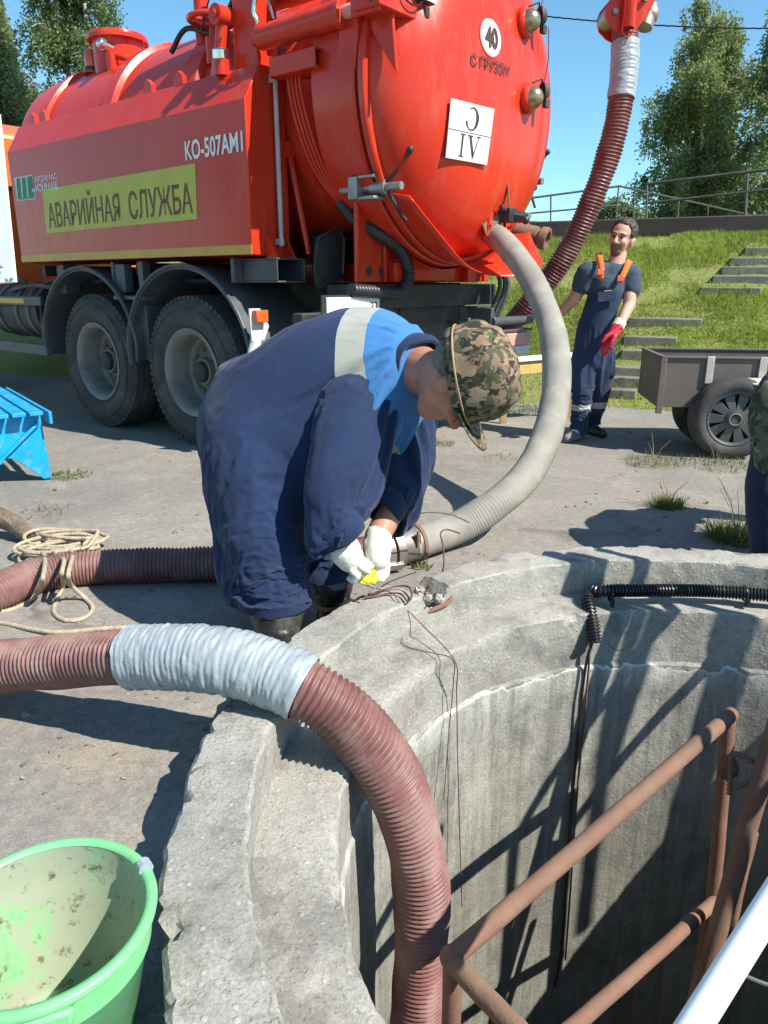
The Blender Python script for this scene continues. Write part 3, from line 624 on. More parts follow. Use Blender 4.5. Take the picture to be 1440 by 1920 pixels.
# ================================================================== TRUCK (local x: rearwards, y: away from the near side, z: up)
TR = empty('vacuum_truck', (-2.717, 6.972, 0), math.atan2(-.6353, .7723))
tag(TR, 'red vacuum tanker truck with yellow side banner and domed rear door', 'truck')
YC, ZC, RT, XR, DD = 1.30, 2.53, 1.05, 3.15, .42
RK, ZK = .93, 2.45                     # barrel of the tank, a little smaller than the rear ring
def Pt(name, mb, mat, parent=TR, sm=35, bv=0): return mb.build(name, mat, parent, smooth=sm, bevel=bv)
def domex(y, z, off=0):
    q = min(1, math.hypot(y - YC, z - ZC) / RT); return XR + DD * math.sqrt(max(0, 1 - q ** 2.4)) + off
def glyphs(body, wdt, hgt, bold=.02, sub=0):
    cu = bpy.data.curves.new('txt', 'FONT'); cu.body = body; cu.size = 1; cu.offset = bold; cu.resolution_u = 4
    o = bpy.data.objects.new('txt', cu); COL.objects.link(o); dg = bpy.context.evaluated_depsgraph_get()
    me = bpy.data.meshes.new_from_object(o.evaluated_get(dg)); bpy.data.objects.remove(o); bpy.data.curves.remove(cu)
    bm = bmesh.new(); bm.from_mesh(me)
    if sub: bmesh.ops.triangulate(bm, faces=bm.faces); bmesh.ops.subdivide_edges(bm, edges=bm.edges, cuts=sub, use_grid_fill=False); bmesh.ops.triangulate(bm, faces=bm.faces)
    bm.to_mesh(me); bm.free(); me.materials.clear()
    co = np.array([v.co[:2] for v in me.vertices]); lo = co.min(0); ext = co.max(0) - lo
    return me, (co - lo) / ext * (wdt, hgt)
def lettering(body, wdt, hgt, fn, mat, parent, bold=.02, sub=0, label=None):
    me, uv = glyphs(body, wdt, hgt, bold, sub)
    for v, (a, b) in zip(me.vertices, uv): v.co = fn(a, b)
    me.materials.append(mat); me.update(); o = mkobj('lettering', me, parent, smooth=0)
    if label: o['label'] = label
    return o
# -- chassis
mb = MB()
for y in (.88, 1.72): mb.mm((-4.6, y - .05, .98), (2.9, y + .05, 1.30))
for x in (-3.6, -1.6, .8, 2.2, 2.85): mb.mm((x - .06, .93, 1.0), (x + .06, 1.67, 1.28))
Pt('chassis_frame', mb, M['chassis'], bv=.006)
mb = MB()
for y in (.82, 1.78): mb.mm((-2.2, y - .06, 1.305), (3.0, y + .06, 1.44))
Pt('subframe', mb, M['red'], bv=.006)
mb = MB(); mb.mm((-1.3, .3, 1.30), (2.3, 2.3, 1.33)); mb.mm((-.9, .1, 1.36), (-.84, 2.5, 1.46)); mb.mm((.72, .1, 1.36), (.82, 2.5, 1.46)); Pt('deck_support', mb, M['chassis'])
for x in (.10, 1.50):
    mb = MB(); mb.cyl((x, .2, .6), (x, 2.4, .6), .085, 16); mb.ball((x, 1.3, .6), (.22, .2, .22), 16); Pt('axle', mb, M['chassis'])
mb = MB(); mb.mm((.2, .75, .55), (1.4, .87, .67)); mb.mm((.2, 1.73, .55), (1.4, 1.85, .67)); mb.mm((.55, .72, .62), (1.05, .92, .98)); mb.mm((.55, 1.70, .62), (1.05, 1.88, .98)); Pt('suspension', mb, M['chassis'])
# -- wheels
def wheel():
    R, W = .60, .30; rim = MB(); S = 48
    rim.lathe([(.345, .02), (.355, .005), (.345, -.002), (.315, .012), (.300, .05), (.292, .12), (.285, .2), (.255, .215), (.25, .235)], ax=(0, 1, 0), seg=S)
    rim.lathe([(.345, .28), (.355, .295), (.3, .29), (.29, .2)], ax=(0, 1, 0), seg=S)
    w_ = Pt('wheel', rim, M['rim'], None, 50)
    t = MB(); prof = [(.345, .03), (.37, .004), (.42, -.012), (.48, -.016), (.53, -.004), (.565, .018), (.575, .03)]
    prof += [(.598, .055), (.6, .1), (.586, .104), (.586, .122), (.6, .126), (.6, .172), (.586, .176), (.586, .194), (.6, .198), (.598, .245)]
    prof += [(.575, .27), (.53, .304), (.48, .316), (.42, .312), (.37, .296), (.345, .27)]
    t.lathe(prof, ax=(0, 1, 0), seg=64)
    for k in range(64):
        a = 2 * math.pi * k / 64
        for y in (.045, .255): t.box((math.cos(a) * .586, y, math.sin(a) * .586), (.026, .04, .040), Matrix.Rotation(-a, 3, 'Y'))
    tb = MB(); tb.lathe([(.497, -.0175), (.503, -.021), (.51, -.0165)], ax=(0, 1, 0), seg=64); t.add(tb.v, tb.f)
    tt = Pt('tyre', t, M['tyre'], w_, 40)
    d = MB(); d.lathe([(.256, .225), (.2, .21), (.15, .175), (.115, .175), (.11, .12), (.0, .115)], ax=(0, 1, 0), seg=S)
    for k in range(10): a = 2 * math.pi * k / 10; d.cyl((math.cos(a) * .17, .195, math.sin(a) * .17), (math.cos(a) * .17, .155, math.sin(a) * .17), .014, 6)
    Pt('disc', d, M['disc'], w_, 40); h = MB(); h.lathe([(.085, .12), (.08, .085), (.06, .07), (0, .068)], ax=(0, 1, 0), seg=24); Pt('hub_cap', h, M['chassis'], w_, 40)
    return w_
w0 = wheel(); w0.parent = TR; first = True
for (x, y, rz) in ((.10, 0, 0), (1.50, 0, 0), (.10, .34, 0), (1.50, .34, 0), (.10, 2.6, math.pi), (1.50, 2.6, math.pi), (-3.9, .05, 0), (-3.9, 2.55, math.pi)):
    w_ = w0 if first else copy_tree(w0, TR); first = False; w_.location = (x, y, .605); w_.rotation_euler = (0, random.uniform(0, 1), rz)
# -- fenders
def fender(x, y0, y1):
    mb = MB(); Ro = .80; pts = []
    pts = [(x - .80 + .02, .62), (x - .80, .8)] + [(x - math.cos(a) * .80, .70 + math.sin(a) * .73) for a in np.linspace(.12, math.pi - .12, 22)] + [(x + .80, .8), (x + .78, .66)]
    inn = [(x + (u - x) * .962, .70 + (v - .70) * .962) for u, v in pts]; n = len(pts)
    vs = [(u, yy, v) for yy in (y0, y1) for u, v in pts] + [(u, yy, v) for yy in (y0, y1) for u, v in inn]; fs = []
    for i in range(n - 1):
        fs += [(i, i + 1, n + i + 1, n + i), (2 * n + i, 3 * n + i, 3 * n + i + 1, 2 * n + i + 1), (i, 2 * n + i, 2 * n + i + 1, i + 1), (n + i, n + i + 1, 3 * n + i + 1, 3 * n + i)]
    fs += [(0, n, 3 * n, 2 * n), (n - 1, 3 * n - 1, 4 * n - 1, 2 * n - 1)]; mb.add(vs, fs)
    # rolled outer lip
    lip = [(u, y0 - .004 if y0 < 1 else y1 + .004, v) for u, v in pts]; mb.tube(lip, .016, 8)
    return Pt('fender', mb, M['fender'], sm=40)
for x in (.02, 1.48): fender(x, -.02, .66); fender(x, 1.94, 2.62)
mb = MB(); mb.prism([(.74, .72), (.80, 1.30), (.72, 1.30), (.66, 1.1)], lambda u, v, t: V(u, t, v), .25, .30); mb.mm((.62, .05, .66), (.88, .62, 1.12)); Pt('splash_guard', mb, M['fender'], bv=.01)
mb = MB(); mb.mm((.52, .02, 1.22), (.66, .1, 1.45)); mb.mm((.86, .02, 1.22), (.93, .1, 1.47)); mb.mm((.46, .02, 1.24), (.50, .08, 1.47)); mb.mm((.48, .0, 1.16), (.95, .1, 1.195)); Pt('support_bracket', mb, M['fender'], bv=.006)
mb = MB(); mb.mm((-.72, .15, 1.25), (-.62, .25, 1.45)); mb.mm((-.5, .05, 1.2), (-.4, .2, 1.46)); Pt('support_bracket', mb, M['fender'], bv=.006)
# -- side locker (near side) and its mirror
def locker(mir):
    f = (lambda u, v, t: V(t, u, v)) if not mir else (lambda u, v, t: V(t, 2.6 - u, v))
    mb = MB(); poly = [(.0, 1.49), (.0, 2.47), (.14, 2.70), (.37, 2.70), (.37, 1.47)]; mb.prism(poly, f, -1.08, 2.32); return Pt('side_locker', mb, M['red'], sm=18, bv=.006)
lk = locker(False); locker(True)
mb = MB(); mb.prism([(-.003, 1.492), (-.003, 1.555), (.05, 1.555), (.05, 1.492)], lambda u, v, t: V(t, u, v), -1.078, 2.318); Pt('yellow_stripe', mb, M['stripe'], lk)
side = lambda x0, z0, sh=.0: (lambda a, b: V(x0 + a, -.0045, z0 + b + a * sh))
mb = MB(); mb.prism([(-.52, 1.735), (1.73, 1.75), (1.75, 2.125), (-.50, 2.105)], lambda u, v, t: V(u, t, v), -.004, .01); Pt('banner', mb, M['yellow'], lk, 0)
lettering('АВАРИЙНАЯ  СЛУЖБА', 2.14, .27, lambda a, b: V(-.45 + a, -.0062, 1.775 + b + a * .008), M['brown'], lk, .012)
lettering('KO-507AM1', .64, .13, side(1.645, 2.15), M['white'], lk, .022)
lettering('АРЗАМАС', .41, .052, side(-.615, 2.172), M['white'], lk, .012); lettering('КОММАШ', .40, .062, side(-.615, 2.095), M['white'], lk, .022)
mb = MB()
for i, x in enumerate((-.98, -.875, -.77)):
    mb.prism([(x, 2.065), (x + .075, 2.065), (x + .095, 2.235), (x + .02, 2.235)], lambda u, v, t: V(u, t, v), -.004, .01)
mb.prism([(-.70, 2.13), (-.64, 2.13), (-.655, 2.235), (-.68, 2.235)], lambda u, v, t: V(u, t, v), -.0042, .01); mb.prism([(-.97, 2.05), (-.66, 2.05), (-.655, 2.10), (-.69, 2.10), (-.69, 2.063), (-.97, 2.063)], lambda u, v, t: V(u, t, v), -.0046, .01)
Pt('logo', mb, M['green_logo'], lk, 0)
mb = MB(); mb.mm((-1.0, -.0035, 2.04), (-.64, .01, 2.245)); Pt('logo_panel', mb, M['letter_grey'], lk, 0)
# rear end of locker: drain rod, gussets, channel bracket
mb = MB(); mb.cyl((2.36, .245, 1.55), (2.36, .245, 2.63), .017, 12); mb.ball((2.36, .245, 2.63), .026, 10); mb.mm((2.32, .225, 2.60), (2.37, .265, 2.65)); mb.mm((2.32, .225, 1.56), (2.37, .265, 1.60)); Pt('drain_rod', mb, M['wood_pale'], lk)
for y in (.13, .30):
    mb = MB(); mb.prism([(2.322, 1.47), (2.44, 1.47), (2.322, 1.66)], lambda u, v, t: V(u, t, v), y, y + .012); Pt('gusset', mb, M['red'], lk)
mb = MB()
for a, b in (((2.1, .10, 1.455), (2.46, .38, 1.468)), ((2.1, .10, 1.30), (2.46, .38, 1.313)), ((2.1, .10, 1.3135), (2.46, .112, 1.4545)), ((2.1, .368, 1.3135), (2.46, .38, 1.4545)), ((2.05, .02, 1.30), (2.09, .5, 1.47))): mb.mm(a, b)
Pt('channel_bracket', mb, M['fender'], lk, bv=.004)
mb = MB(); mb.cyl((2.46, .42, 1.5), (2.34, .37, 2.2), .02, 8); mb.box((2.34, .38, 2.2), (.06, .08, .1)); Pt('stay_bar', mb, M['red'], lk)
# -- tank
mb = MB(); prof = [(0.001, -1.95)] + [(RK * math.sin(a), -1.6 - .36 * math.cos(a)) for a in np.linspace(.12, math.pi / 2, 14)] + [(RK, x) for x in np.linspace(-1.5, 2.6, 24)] + [(RK + .06, 2.72), (RT, 2.78), (RT, 3.05)]
mb.lathe([(r, x) for r, x in prof], o=(0, YC, ZK), ax=(1, 0, 0), seg=96); tank = Pt('tank', mb, M['red'], sm=40)
for x, ww, hh in ((.05, .10, .045), (1.22, .12, .05), (-1.15, .08, .035)):
    mb = MB(); mb.lathe([(RK + .001, x - ww), (RK + hh, x - ww * .8), (RK + hh, x + ww * .8), (RK + .001, x + ww)], o=(0, YC, ZK), ax=(1, 0, 0), seg=96); Pt('tank_band', mb, M['red'], tank, 30)
mb = MB(); mb.lathe([(RT - .02, 2.74), (RT + .055, 2.75), (RT + .06, 2.77), (RT + .06, 3.10), (RT + .05, 3.115), (RT - .05, 3.115)], o=(0, YC, ZC), ax=(1, 0, 0), seg=120); Pt('rear_ring', mb, M['red'], tank, 30)
mb = MB(); mb.lathe([(RT + .02, 3.112), (RT + .035, 3.125), (RT + .02, 3.142), (RT - .02, 3.142)], o=(0, YC, ZC), ax=(1, 0, 0), seg=120); Pt('door_seal', mb, M['black'], tank, 40)
# -- rear door
mb = MB(); prof = [(RT + .045, 3.138), (RT + .05, 3.15), (RT + .05, 3.185), (RT + .04, 3.195), (RT, 3.196)] + [(RT * q, XR + DD * math.sqrt(max(0, 1 - q ** 2.4)) + .02) for q in np.r_[np.linspace(.985, .9, 8), np.linspace(.88, .03, 24)]] + [(.001, XR + DD + .02)]
mb.lathe(prof, o=(0, YC, ZC), ax=(1, 0, 0), seg=128); door = Pt('tank_door', mb, M['red'], sm=28)
dm = lambda y0, z0, off=.028: (lambda a, b: V(domex(y0 + a, z0 + b, off), y0 + a, z0 + b))
def disc_patch(cy, cz, r0, r1, off, mat, name, seg=40):
    mb = MB(); rr = np.linspace(r0, r1, 5); vs = [V(domex(cy + r * math.cos(a), cz + r * math.sin(a), off), cy + r * math.cos(a), cz + r * math.sin(a)) for r in rr for a in np.linspace(0, 2 * math.pi, seg, endpoint=False)]
    fs = [(i * seg + k, i * seg + (k + 1) % seg, (i + 1) * seg + (k + 1) % seg, (i + 1) * seg + k) for i in range(4) for k in range(seg)]; mb.add(vs, fs); return mb.build(name, mat, door, smooth=60)
disc_patch(1.03, 2.82, .002, .108, .0235, M['white'], 'speed_disc'); disc_patch(1.03, 2.82, .108, .120, .0235, M['red'], 'speed_disc_edge')
lettering('40', .135, .125, dm(.962, 2.758, .030), M['letter_dark'], door, .04, 0); lettering('С ГРУЗОМ', .42, .07, dm(.82, 2.625, .031), M['letter_dark'], door, .022, 0)
pm = MB(); py0, pz0, pw, ph = .65, 2.07, .40, .34
n0 = Vector((domex(py0 + pw / 2, pz0 + ph / 2), py0 + pw / 2, pz0 + ph / 2)); _e = .05; nrm = Vector((1, -(domex(n0.y + _e, n0.z) - domex(n0.y - _e, n0.z)) / (2 * _e), -(domex(n0.y, n0.z + _e) - domex(n0.y, n0.z - _e)) / (2 * _e))).normalized()
uy = Vector((0, 1, 0)); uy = (uy - nrm * uy.dot(nrm)).normalized(); uz = nrm.cross(uy); uz = uz if uz.z > 0 else -uz
PL = lambda a, b, o=0: n0 + uy * (a - pw / 2) + uz * (b - ph / 2) + nrm * (.029 + o)
pm.prism([(0, 0), (pw, -.0), (pw + .005, ph), (-.005, ph)], lambda u, v, t: PL(u, v, t), -.006, .0); pl = Pt('hazard_plate', pm, M['plate'], door, bv=.002)
mb = MB(); mb.prism([(0, .168), (pw, .168), (pw, .172), (0, .172)], lambda u, v, t: PL(u, v, t), -.001, .0015); Pt('plate_line', mb, M['letter_dark'], pl, 0)
mb = MB(); n_ = 44; c0_, r0_, r1_ = (.205, .252), (.062, .068), (.040, .060)
an = np.linspace(rad(-165), rad(120), n_); vs = [PL(c0_[0] + r0_[0] * math.cos(a), c0_[1] + r0_[1] * math.sin(a), .002) for a in an] + [PL(c0_[0] - .004 + r1_[0] * math.cos(a) * (1.0 + .28 * (math.sin(a) ** 4)), c0_[1] + r1_[1] * math.sin(a), .002) for a in an]
mb.add(vs, [(i, i + 1, n_ + i + 1, n_ + i) for i in range(n_ - 1)]); mb.build('lettering', M['letter_dark'], pl, smooth=0)
for poly in ([(.128, .03), (.144, .03), (.144, .15), (.128, .15)], [(.112, .022), (.160, .022), (.160, .029), (.112, .029)], [(.112, .151), (.160, .151), (.160, .158), (.112, .158)], [(.196, .15), (.218, .15), (.256, .045), (.244, .02)], [(.282, .15), (.289, .15), (.250, .02), (.246, .035)], [(.182, .151), (.232, .151), (.232, .158), (.182, .158)], [(.268, .151), (.304, .151), (.304, .158), (.268, .158)]):
    mb = MB(); mb.add([PL(u, v, .002) for u, v in poly], [(0, 1, 2, 3)]); mb.build('lettering', M['letter_dark'], pl, smooth=0)
def sight(y, z):
    x = domex(y, z, .02); mb = MB(); ax = Vector((1, .25 * (y - YC), .25 * (z - ZC))).normalized()
    mb.lathe([(.095, -.02), (.098, .03), (.088, .045), (.07, .05)], o=(x, y, z), ax=ax, seg=28); Pt('sight_flange', mb, M['red'], door)
    mb = MB(); mb.lathe([(.074, .046), (.07, .075), (.05, .105), (.025, .12), (.001, .124)], o=(x, y, z), ax=ax, seg=28); Pt('sight_glass', mb, M['brass'], door, 60)
    mb = MB(); c = V(x + .06, y + .13, z + .06); mb.lathe([(.001, .035), (.045, .03), (.06, .005), (.062, -.01), (.05, -.012)], o=c, ax=(.6, .8, .1), seg=20); mb.tube([V(x + .03, y + .02, z + .1), V(x + .07, y + .08, z + .13), c], .008, 6); mb.box(c + V(.02, .01, -.08), (.03, .05, .05)); Pt('sight_cover', mb, M['chassis'], door)
    mb = MB(); mb.tube([c + V(0, 0, .05), c + V(.01, .03, .2), c + V(0, .02, .4)], .004, 5); Pt('cord', mb, M['wire'], door)
sight(1.46, 3.0); sight(1.50, 2.54)
def clamp(y, z, sx=1):
    x = domex(y, z) - .05; mb = MB(); mb.cyl((x - .28, y - .03 * sx, z), (x + .22, y, z), .026, 14); mb.cyl((x - .02, y, z), (x + .10, y, z), .048, 16); Pt('clamp_bolt', mb, M['steel'], door)
    mb = MB(); mb.mm((x - .08, y - .09, z + .055), (x + .06, y + .05, z + .075)); mb.mm((x - .08, y - .09, z - .075), (x + .06, y + .05, z - .055)); mb.mm((x - .16, y - .10, z - .07), (x - .081, y + .02, z + .07)); Pt('clamp_fork', mb, M['steel'], door, bv=.004)
    mb = MB(); mb.tube([V(x + .08, y, z), V(x + .26, y + .03 * sx, z + .20)], [.013, .011], 8); mb.ball((x + .265, y + .03 * sx, z + .21), .024, 10); mb.tube([V(x + .08, y, z), V(x + .20, y + .07 * sx, z - .20)], [.013, .010], 8); mb.ball((x + .20, y + .07 * sx, z - .2), .012, 8); Pt('clamp_handle', mb, M['chassis'], door)
clamp(.42, 1.90); clamp(2.12, 1.82, -1); clamp(2.30, 2.1, -1)
# drip apron under the door
mb = MB(); th = np.linspace(rad(218), rad(318), 40); vs = []; nr = 5
for i, a in enumerate(th):
    t = i / 39; sag = .5 + .5 * math.sin(math.pi * (t * 1.0)); out = .04 + .30 * sag ** 1.2 + .20 * math.exp(-((t - .68) / .2) ** 2) + .03 * math.sin(t * 11)
    for j in range(nr):
        q = j / (nr - 1); r = RT + .03 - .02 * q; x = XR + .03 + out * q; vs.append(V(x, YC + math.cos(a) * r, ZC + math.sin(a) * (r + .13 * q * sag)))
fs = [(i * nr + j, i * nr + j + 1, (i + 1) * nr + j + 1, (i + 1) * nr + j) for i in range(39) for j in range(nr - 1)]; mb.add(vs, fs); o = Pt('drip_apron', mb, M['red'], door, 60)
sm_ = o.modifiers.new('thick', 'SOLIDIFY'); sm_.thickness = .008
# outlet valves
class MBv(MB):
    def build(s, *a, **k): s.v = [(v[0] + .035, v[1] - .24, v[2]) for v in s.v]; return MB.build(s, *a, **k)
OUT = V(3.50, 1.66, 1.66)
mb = MBv(); mb.cyl((3.2, 1.62, 1.72), (3.42, 1.64, 1.70), .12, 24); mb.lathe([(.10, 0), (.165, .0), (.165, .035), (.10, .035)], o=(3.40, 1.64, 1.70), ax=(1, .05, -.1), seg=28)
for k in range(8): a = k * math.pi / 4; mb.cyl((3.39, 1.64 + .14 * math.cos(a), 1.70 + .14 * math.sin(a)), (3.46, 1.64 + .14 * math.cos(a), 1.70 + .14 * math.sin(a)), .014, 6)
Pt('outlet_flange', mb, M['red'], door)
mb = MBv(); mb.box((3.50, 1.65, 1.77), (.10, .12, .10)); mb.cyl((3.44, 1.6, 1.79), (3.6, 1.72, 1.76), .035, 10); mb.cyl((3.50, 1.54, 1.82), (3.52, 1.80, 1.74), .022, 8); mb.ball((3.58, 1.77, 1.74), .03, 10); Pt('valve_body', mb, M['black'], door, bv=.01)
mb = MBv(); mb.beam((3.52, 1.63, 1.78), (3.50, 1.62, 2.0), .03, .012); mb.beam((3.46, 1.60, 1.74), (3.42, 1.46, 1.66), .012, .09); Pt('valve_lever', mb, M['rust'], door, bv=.003)
mb = MB(); mb.cyl((3.15, 2.02, 1.72), (3.42, 2.08, 1.66), .075, 20); mb.lathe([(.062, .16), (.085, .16), (.09, .2), (.085, .22), (.062, .22), (.055, .10)], o=(3.30, 2.05, 1.69), ax=(.95, .2, -.25), seg=24); Pt('spare_outlet', mb, M['rust'], door)
# -- rear under-frame
mb = MB(); mb.prism([(.44, 1.30), (1.02, 1.30), (1.02, 1.75), (.60, 1.95), (.44, 1.95)], lambda u, v, t: V(t, u, v), 2.88, 2.92); Pt('saddle_plate', mb, M['red'], bv=.008)
for y in (.56, .70, .84):
    mb = MB(); mb.lathe([(.03, 0), (.032, .006), (.0, .006)], o=(2.918, y, 1.38), ax=(1, 0, 0), seg=16); Pt('bolt_hole', mb, M['chassis'])
mb = MB(); mb.mm((2.5, .98, 1.30), (2.92, 1.04, 1.8)); mb.mm((2.925, .70, 1.30), (2.95, .73, 1.85)); mb.prism([(1.06, 1.31), (2.0, 1.31), (2.0, 1.62), (1.06, 1.62)], lambda u, v, t: V(t, u, v), 2.90, 2.93); mb.prism([(2.0, 1.31), (2.2, 1.31), (2.15, 1.7), (2.0, 1.7)], lambda u, v, t: V(t, u, v), 2.86, 2.90); Pt('rear_crossbeam', mb, M['red'], bv=.006)
mb = MB(); mb.lathe([(.075, 0), (.08, .012), (.05, .02), (.045, .0), (0, 0)], o=(2.932, 1.80, 1.40), ax=(1, 0, 0), seg=20); Pt('tow_eye', mb, M['chassis'])
mb = MB(); mb.mm((2.6, .45, 1.12), (2.98, 2.2, 1.29)); mb.mm((2.7, .0, 1.0), (2.8, 2.6, 1.1)); Pt('rear_bumper', mb, M['chassis'], bv=.01)
for y0, y1 in ((1.2, 2.0), (.25, .95)):
    mb = MB(); mb.prism([(y0, .42), (y1, .42), (y1, 1.0), (y1 - .08, 1.16), (y0 + .08, 1.16), (y0, 1.0)], lambda u, v, t: V(t, u, v), 2.82, 2.835); Pt('mud_flap', mb, M['fender'], bv=.004)
mb = MB(); mb.mm((2.97, .05, 1.08), (2.985, .60, 1.205)); lp = Pt('number_plate', mb, M['plate'], bv=.003)
lettering('33', .07, .06, lambda a, b: V(2.987, .50 + a, 1.11 + b), M['letter_dark'], lp, .01)
mb = MB(); mb.mm((2.955, .02, 1.07), (2.968, .78, 1.22)); Pt('plate_holder', mb, M['chassis'])
def rear_lamp(y0, y1):
    mb = MB(); mb.cyl((3.20, y0 - .05, .99), (3.20, y1 + .05, .985), .038, 14); mb.mm((3.0, y0 - .06, .9), (3.2, y0 - .01, 1.1)); mb.mm((3.15, y0 + .02, .895), (3.24, y1 + .03, .915)); mb.mm((2.8, y0 - .1, .6), (2.9, y0 - .05, 1.25)); b = Pt('lamp_bracket', mb, M['fender'], bv=.004)
    mb = MB(); mb.mm((3.17, y0, .775), (3.245, y1, .885)); Pt('rear_lamp', mb, M['fade_red'], b, bv=.01); mb = MB(); mb.mm((3.172, y0, .70), (3.242, y1, .772)); Pt('reverse_lamp', mb, M['plate'], b, bv=.01)
rear_lamp(1.84, 2.40)
mb = MB(); mb.prism([(-.09, .90), (.03, .90), (.08, 1.00), (.0, 1.125), (-.10, 1.125)], lambda u, v, t: V(t, u, v), 2.36, 2.375); mb.cyl((2.36, -.08, .8), (2.36, -.02, .95), .04, 10); mk = Pt('marker_bracket', mb, M['letter_grey'], bv=.003)
mb = MB(); mb.mm((2.376, -.08, 1.03), (2.43, .03, 1.115)); Pt('marker_lamp', mb, M['lamp_or'], mk, bv=.008)
for k, (y, z) in enumerate(((1.98, 1.2), (2.06, 1.25), (2.12, 1.1))):
    mb = MB(); mb.tube(catmull([V(3.0, y, 1.5), V(3.12, y + .05, 1.3), V(3.05, y, 1.0)], 8), .018, 8); Pt('brake_hose', mb, M['fender'])
# open black tool box behind the locker
mb = MB(); x0, x1, y0, y1, z0, z1 = 2.30, 2.62, .62, 1.0, 1.31, 1.66; t = .012
for a, b in (((x0, y0, z0), (x1, y1, z0 + t)), ((x0, y0, z0 + t), (x0 + t, y1, z1)), ((x0 + t, y0, z0 + t), (x1, y0 + t, z1)), ((x0 + t, y1 - t, z0 + t), (x1, y1, z1)), ((x0 + t, y0 + t, z1 - t), (x1, y1 - t, z1))): mb.mm(a, b)
tb = Pt('tool_box', mb, M['black'], bv=.01)
mb = MB(); L = [(.0, .0), (.26, -.10), (.30, .02), (.25, .26), (.05, .34), (-.02, .26)]
lidf = lambda u, v, tt: V(2.60 + tt - u * .25, .60 - u * .75, 1.36 + v * .95)
mb.prism(L, lidf, 0, .02); rim_ = [lidf(u, v, .03) for u, v in L]; mb.tube(rim_ + [rim_[0]], .014, 8); Pt('tool_box_lid', mb, M['black'], tb, bv=.006)
# hydraulic line bundle
def tp(a, r, x): return V(x, YC + math.cos(rad(a)) * r, ZC + math.sin(rad(a)) * r)
for k in range(4):
    mb = MB(); pth = [tp(168, RT + .03, 2.50 + k * .035), tp(180, RT + .03, 2.52 + k * .035), tp(195, RT + .035, 2.58 + k * .035), tp(208, RT + .04, 2.64 + k * .03), tp(220, RT + .05, 2.74 + k * .012), tp(228, RT + .07, 2.80)]
    mb.tube(catmull(pth, 8), .012, 8); Pt('hydraulic_line', mb, M['red'])
mb = MB(); pth = catmull([tp(219, RT + .05, 2.75), tp(226, RT + .08, 2.84), tp(234, RT + .08, 2.98), V(3.02, .80, 1.52), V(3.03, .88, 1.36), V(3.02, .80, 1.24), V(3.0, .55, 1.24), V(2.98, .3, 1.25)], 12)
P_, s_ = resample(pth, .008); T_, N_, B_ = frames(P_); mb.rings(P_, N_, B_, .045 + .004 * np.sin(s_ * 2 * np.pi / .03), 14); Pt('hose_sleeve', mb, M['black'], sm=60)
# -- door lifting gear above the tank
mb = MB(); mb.cyl((2.30, .19, 2.86), (3.02, .19, 2.865), .075, 24); mb.cyl((3.0, .19, 2.865), (3.06, .19, 2.865), .085, 24); mb.cyl((2.24, .19, 2.86), (2.32, .19, 2.86), .045, 16); cyl = Pt('lift_cylinder', mb, M['red'])
mb = MB(); mb.cyl((3.05, .19, 2.865), (3.34, .19, 2.867), .04, 16); Pt('piston_rod', mb, M['fade_red'], cyl)
mb = MB(); mb.tube(catmull([V(2.36, .12, 2.92), V(2.34, .10, 3.0), V(2.38, .12, 3.15), V(2.40, .2, 3.4)], 8), .014, 8); mb.tube(catmull([V(2.5, .12, 2.92), V(2.47, .12, 3.0), V(2.40, .15, 3.1)], 6), .008, 6); Pt('oil_hose', mb, M['chrome'], cyl)
mb = MB(); mb.mm((1.98, .22, 2.62), (2.22, .42, 3.35)); mb.mm((1.9, .36, 3.2), (2.6, .7, 3.35)); mb.mm((1.7, .5, 3.3), (1.9, .8, 3.9)); Pt('gear_post', mb, M['red'], bv=.012)
mb = MB(); mb.cyl((1.94, .10, 3.05), (1.94, .24, 3.05), .065, 24); mb.cyl((1.94, .08, 3.05), (1.94, .11, 3.05), .028, 6); mb.tube([V(1.94, .17, 3.05), V(1.90, .17, 2.85)], .045, 12); Pt('pivot_boss', mb, M['red'])
mb = MB(); mb.cyl((1.92, .17, 2.92), (1.90, .17, 2.82), .022, 12); Pt('pivot_rod', mb, M['chrome'])
mb = MB(); mb.beam((1.90, .17, 2.84), (1.82, .19, 2.62), .09, .10); Pt('lift_strut', mb, M['red'], bv=.01)
mb = MB(); mb.lathe([(.001, .07), (.05, .07), (.058, .06), (.058, .01), (.05, .0)], o=(1.96, .12, 2.77), ax=(.1, -.1, 1), seg=20); Pt('filler_cap', mb, M['chrome'])
mb = MB(); mb.cyl((1.955, .125, 2.68), (1.96, .12, 2.775), .055, 20); Pt('filler_neck', mb, M['red'])
mb = MB()
for a, b in (((2.42, .15, 2.60), (2.84, .34, 2.612)), ((2.42, .138, 2.60), (2.84, .15, 2.715)), ((2.42, .15, 2.703), (2.84, .34, 2.715))): mb.mm(a, b)
Pt('box_rail', mb, M['red'], bv=.006)
mb = MB(); mb.prism([(2.98, 2.55), (3.12, 2.55), (3.16, 2.92), (3.0, 2.98)], lambda u, v, t: V(u, t, v), .20, .26); Pt('ring_lug', mb, M['red'], bv=.008)
mb = MB(); mb.prism([(3.16, 2.98), (3.38, 3.05), (3.37, 2.78), (3.40, 2.50), (3.18, 2.78)], lambda u, v, t: V(u, t, v), .26, .285); mb.prism([(3.16, 2.98), (3.16, 2.80), (3.38, 2.80), (3.38, 3.05)], lambda u, v, t: V(u, t, v), .12, .15); mb.mm((3.20, .10, 2.82), (3.40, .75, 2.90)); mb.cyl((3.34, .10, 2.867), (3.34, .30, 2.867), .035, 16); Pt('door_arm', mb, M['red'], bv=.008)
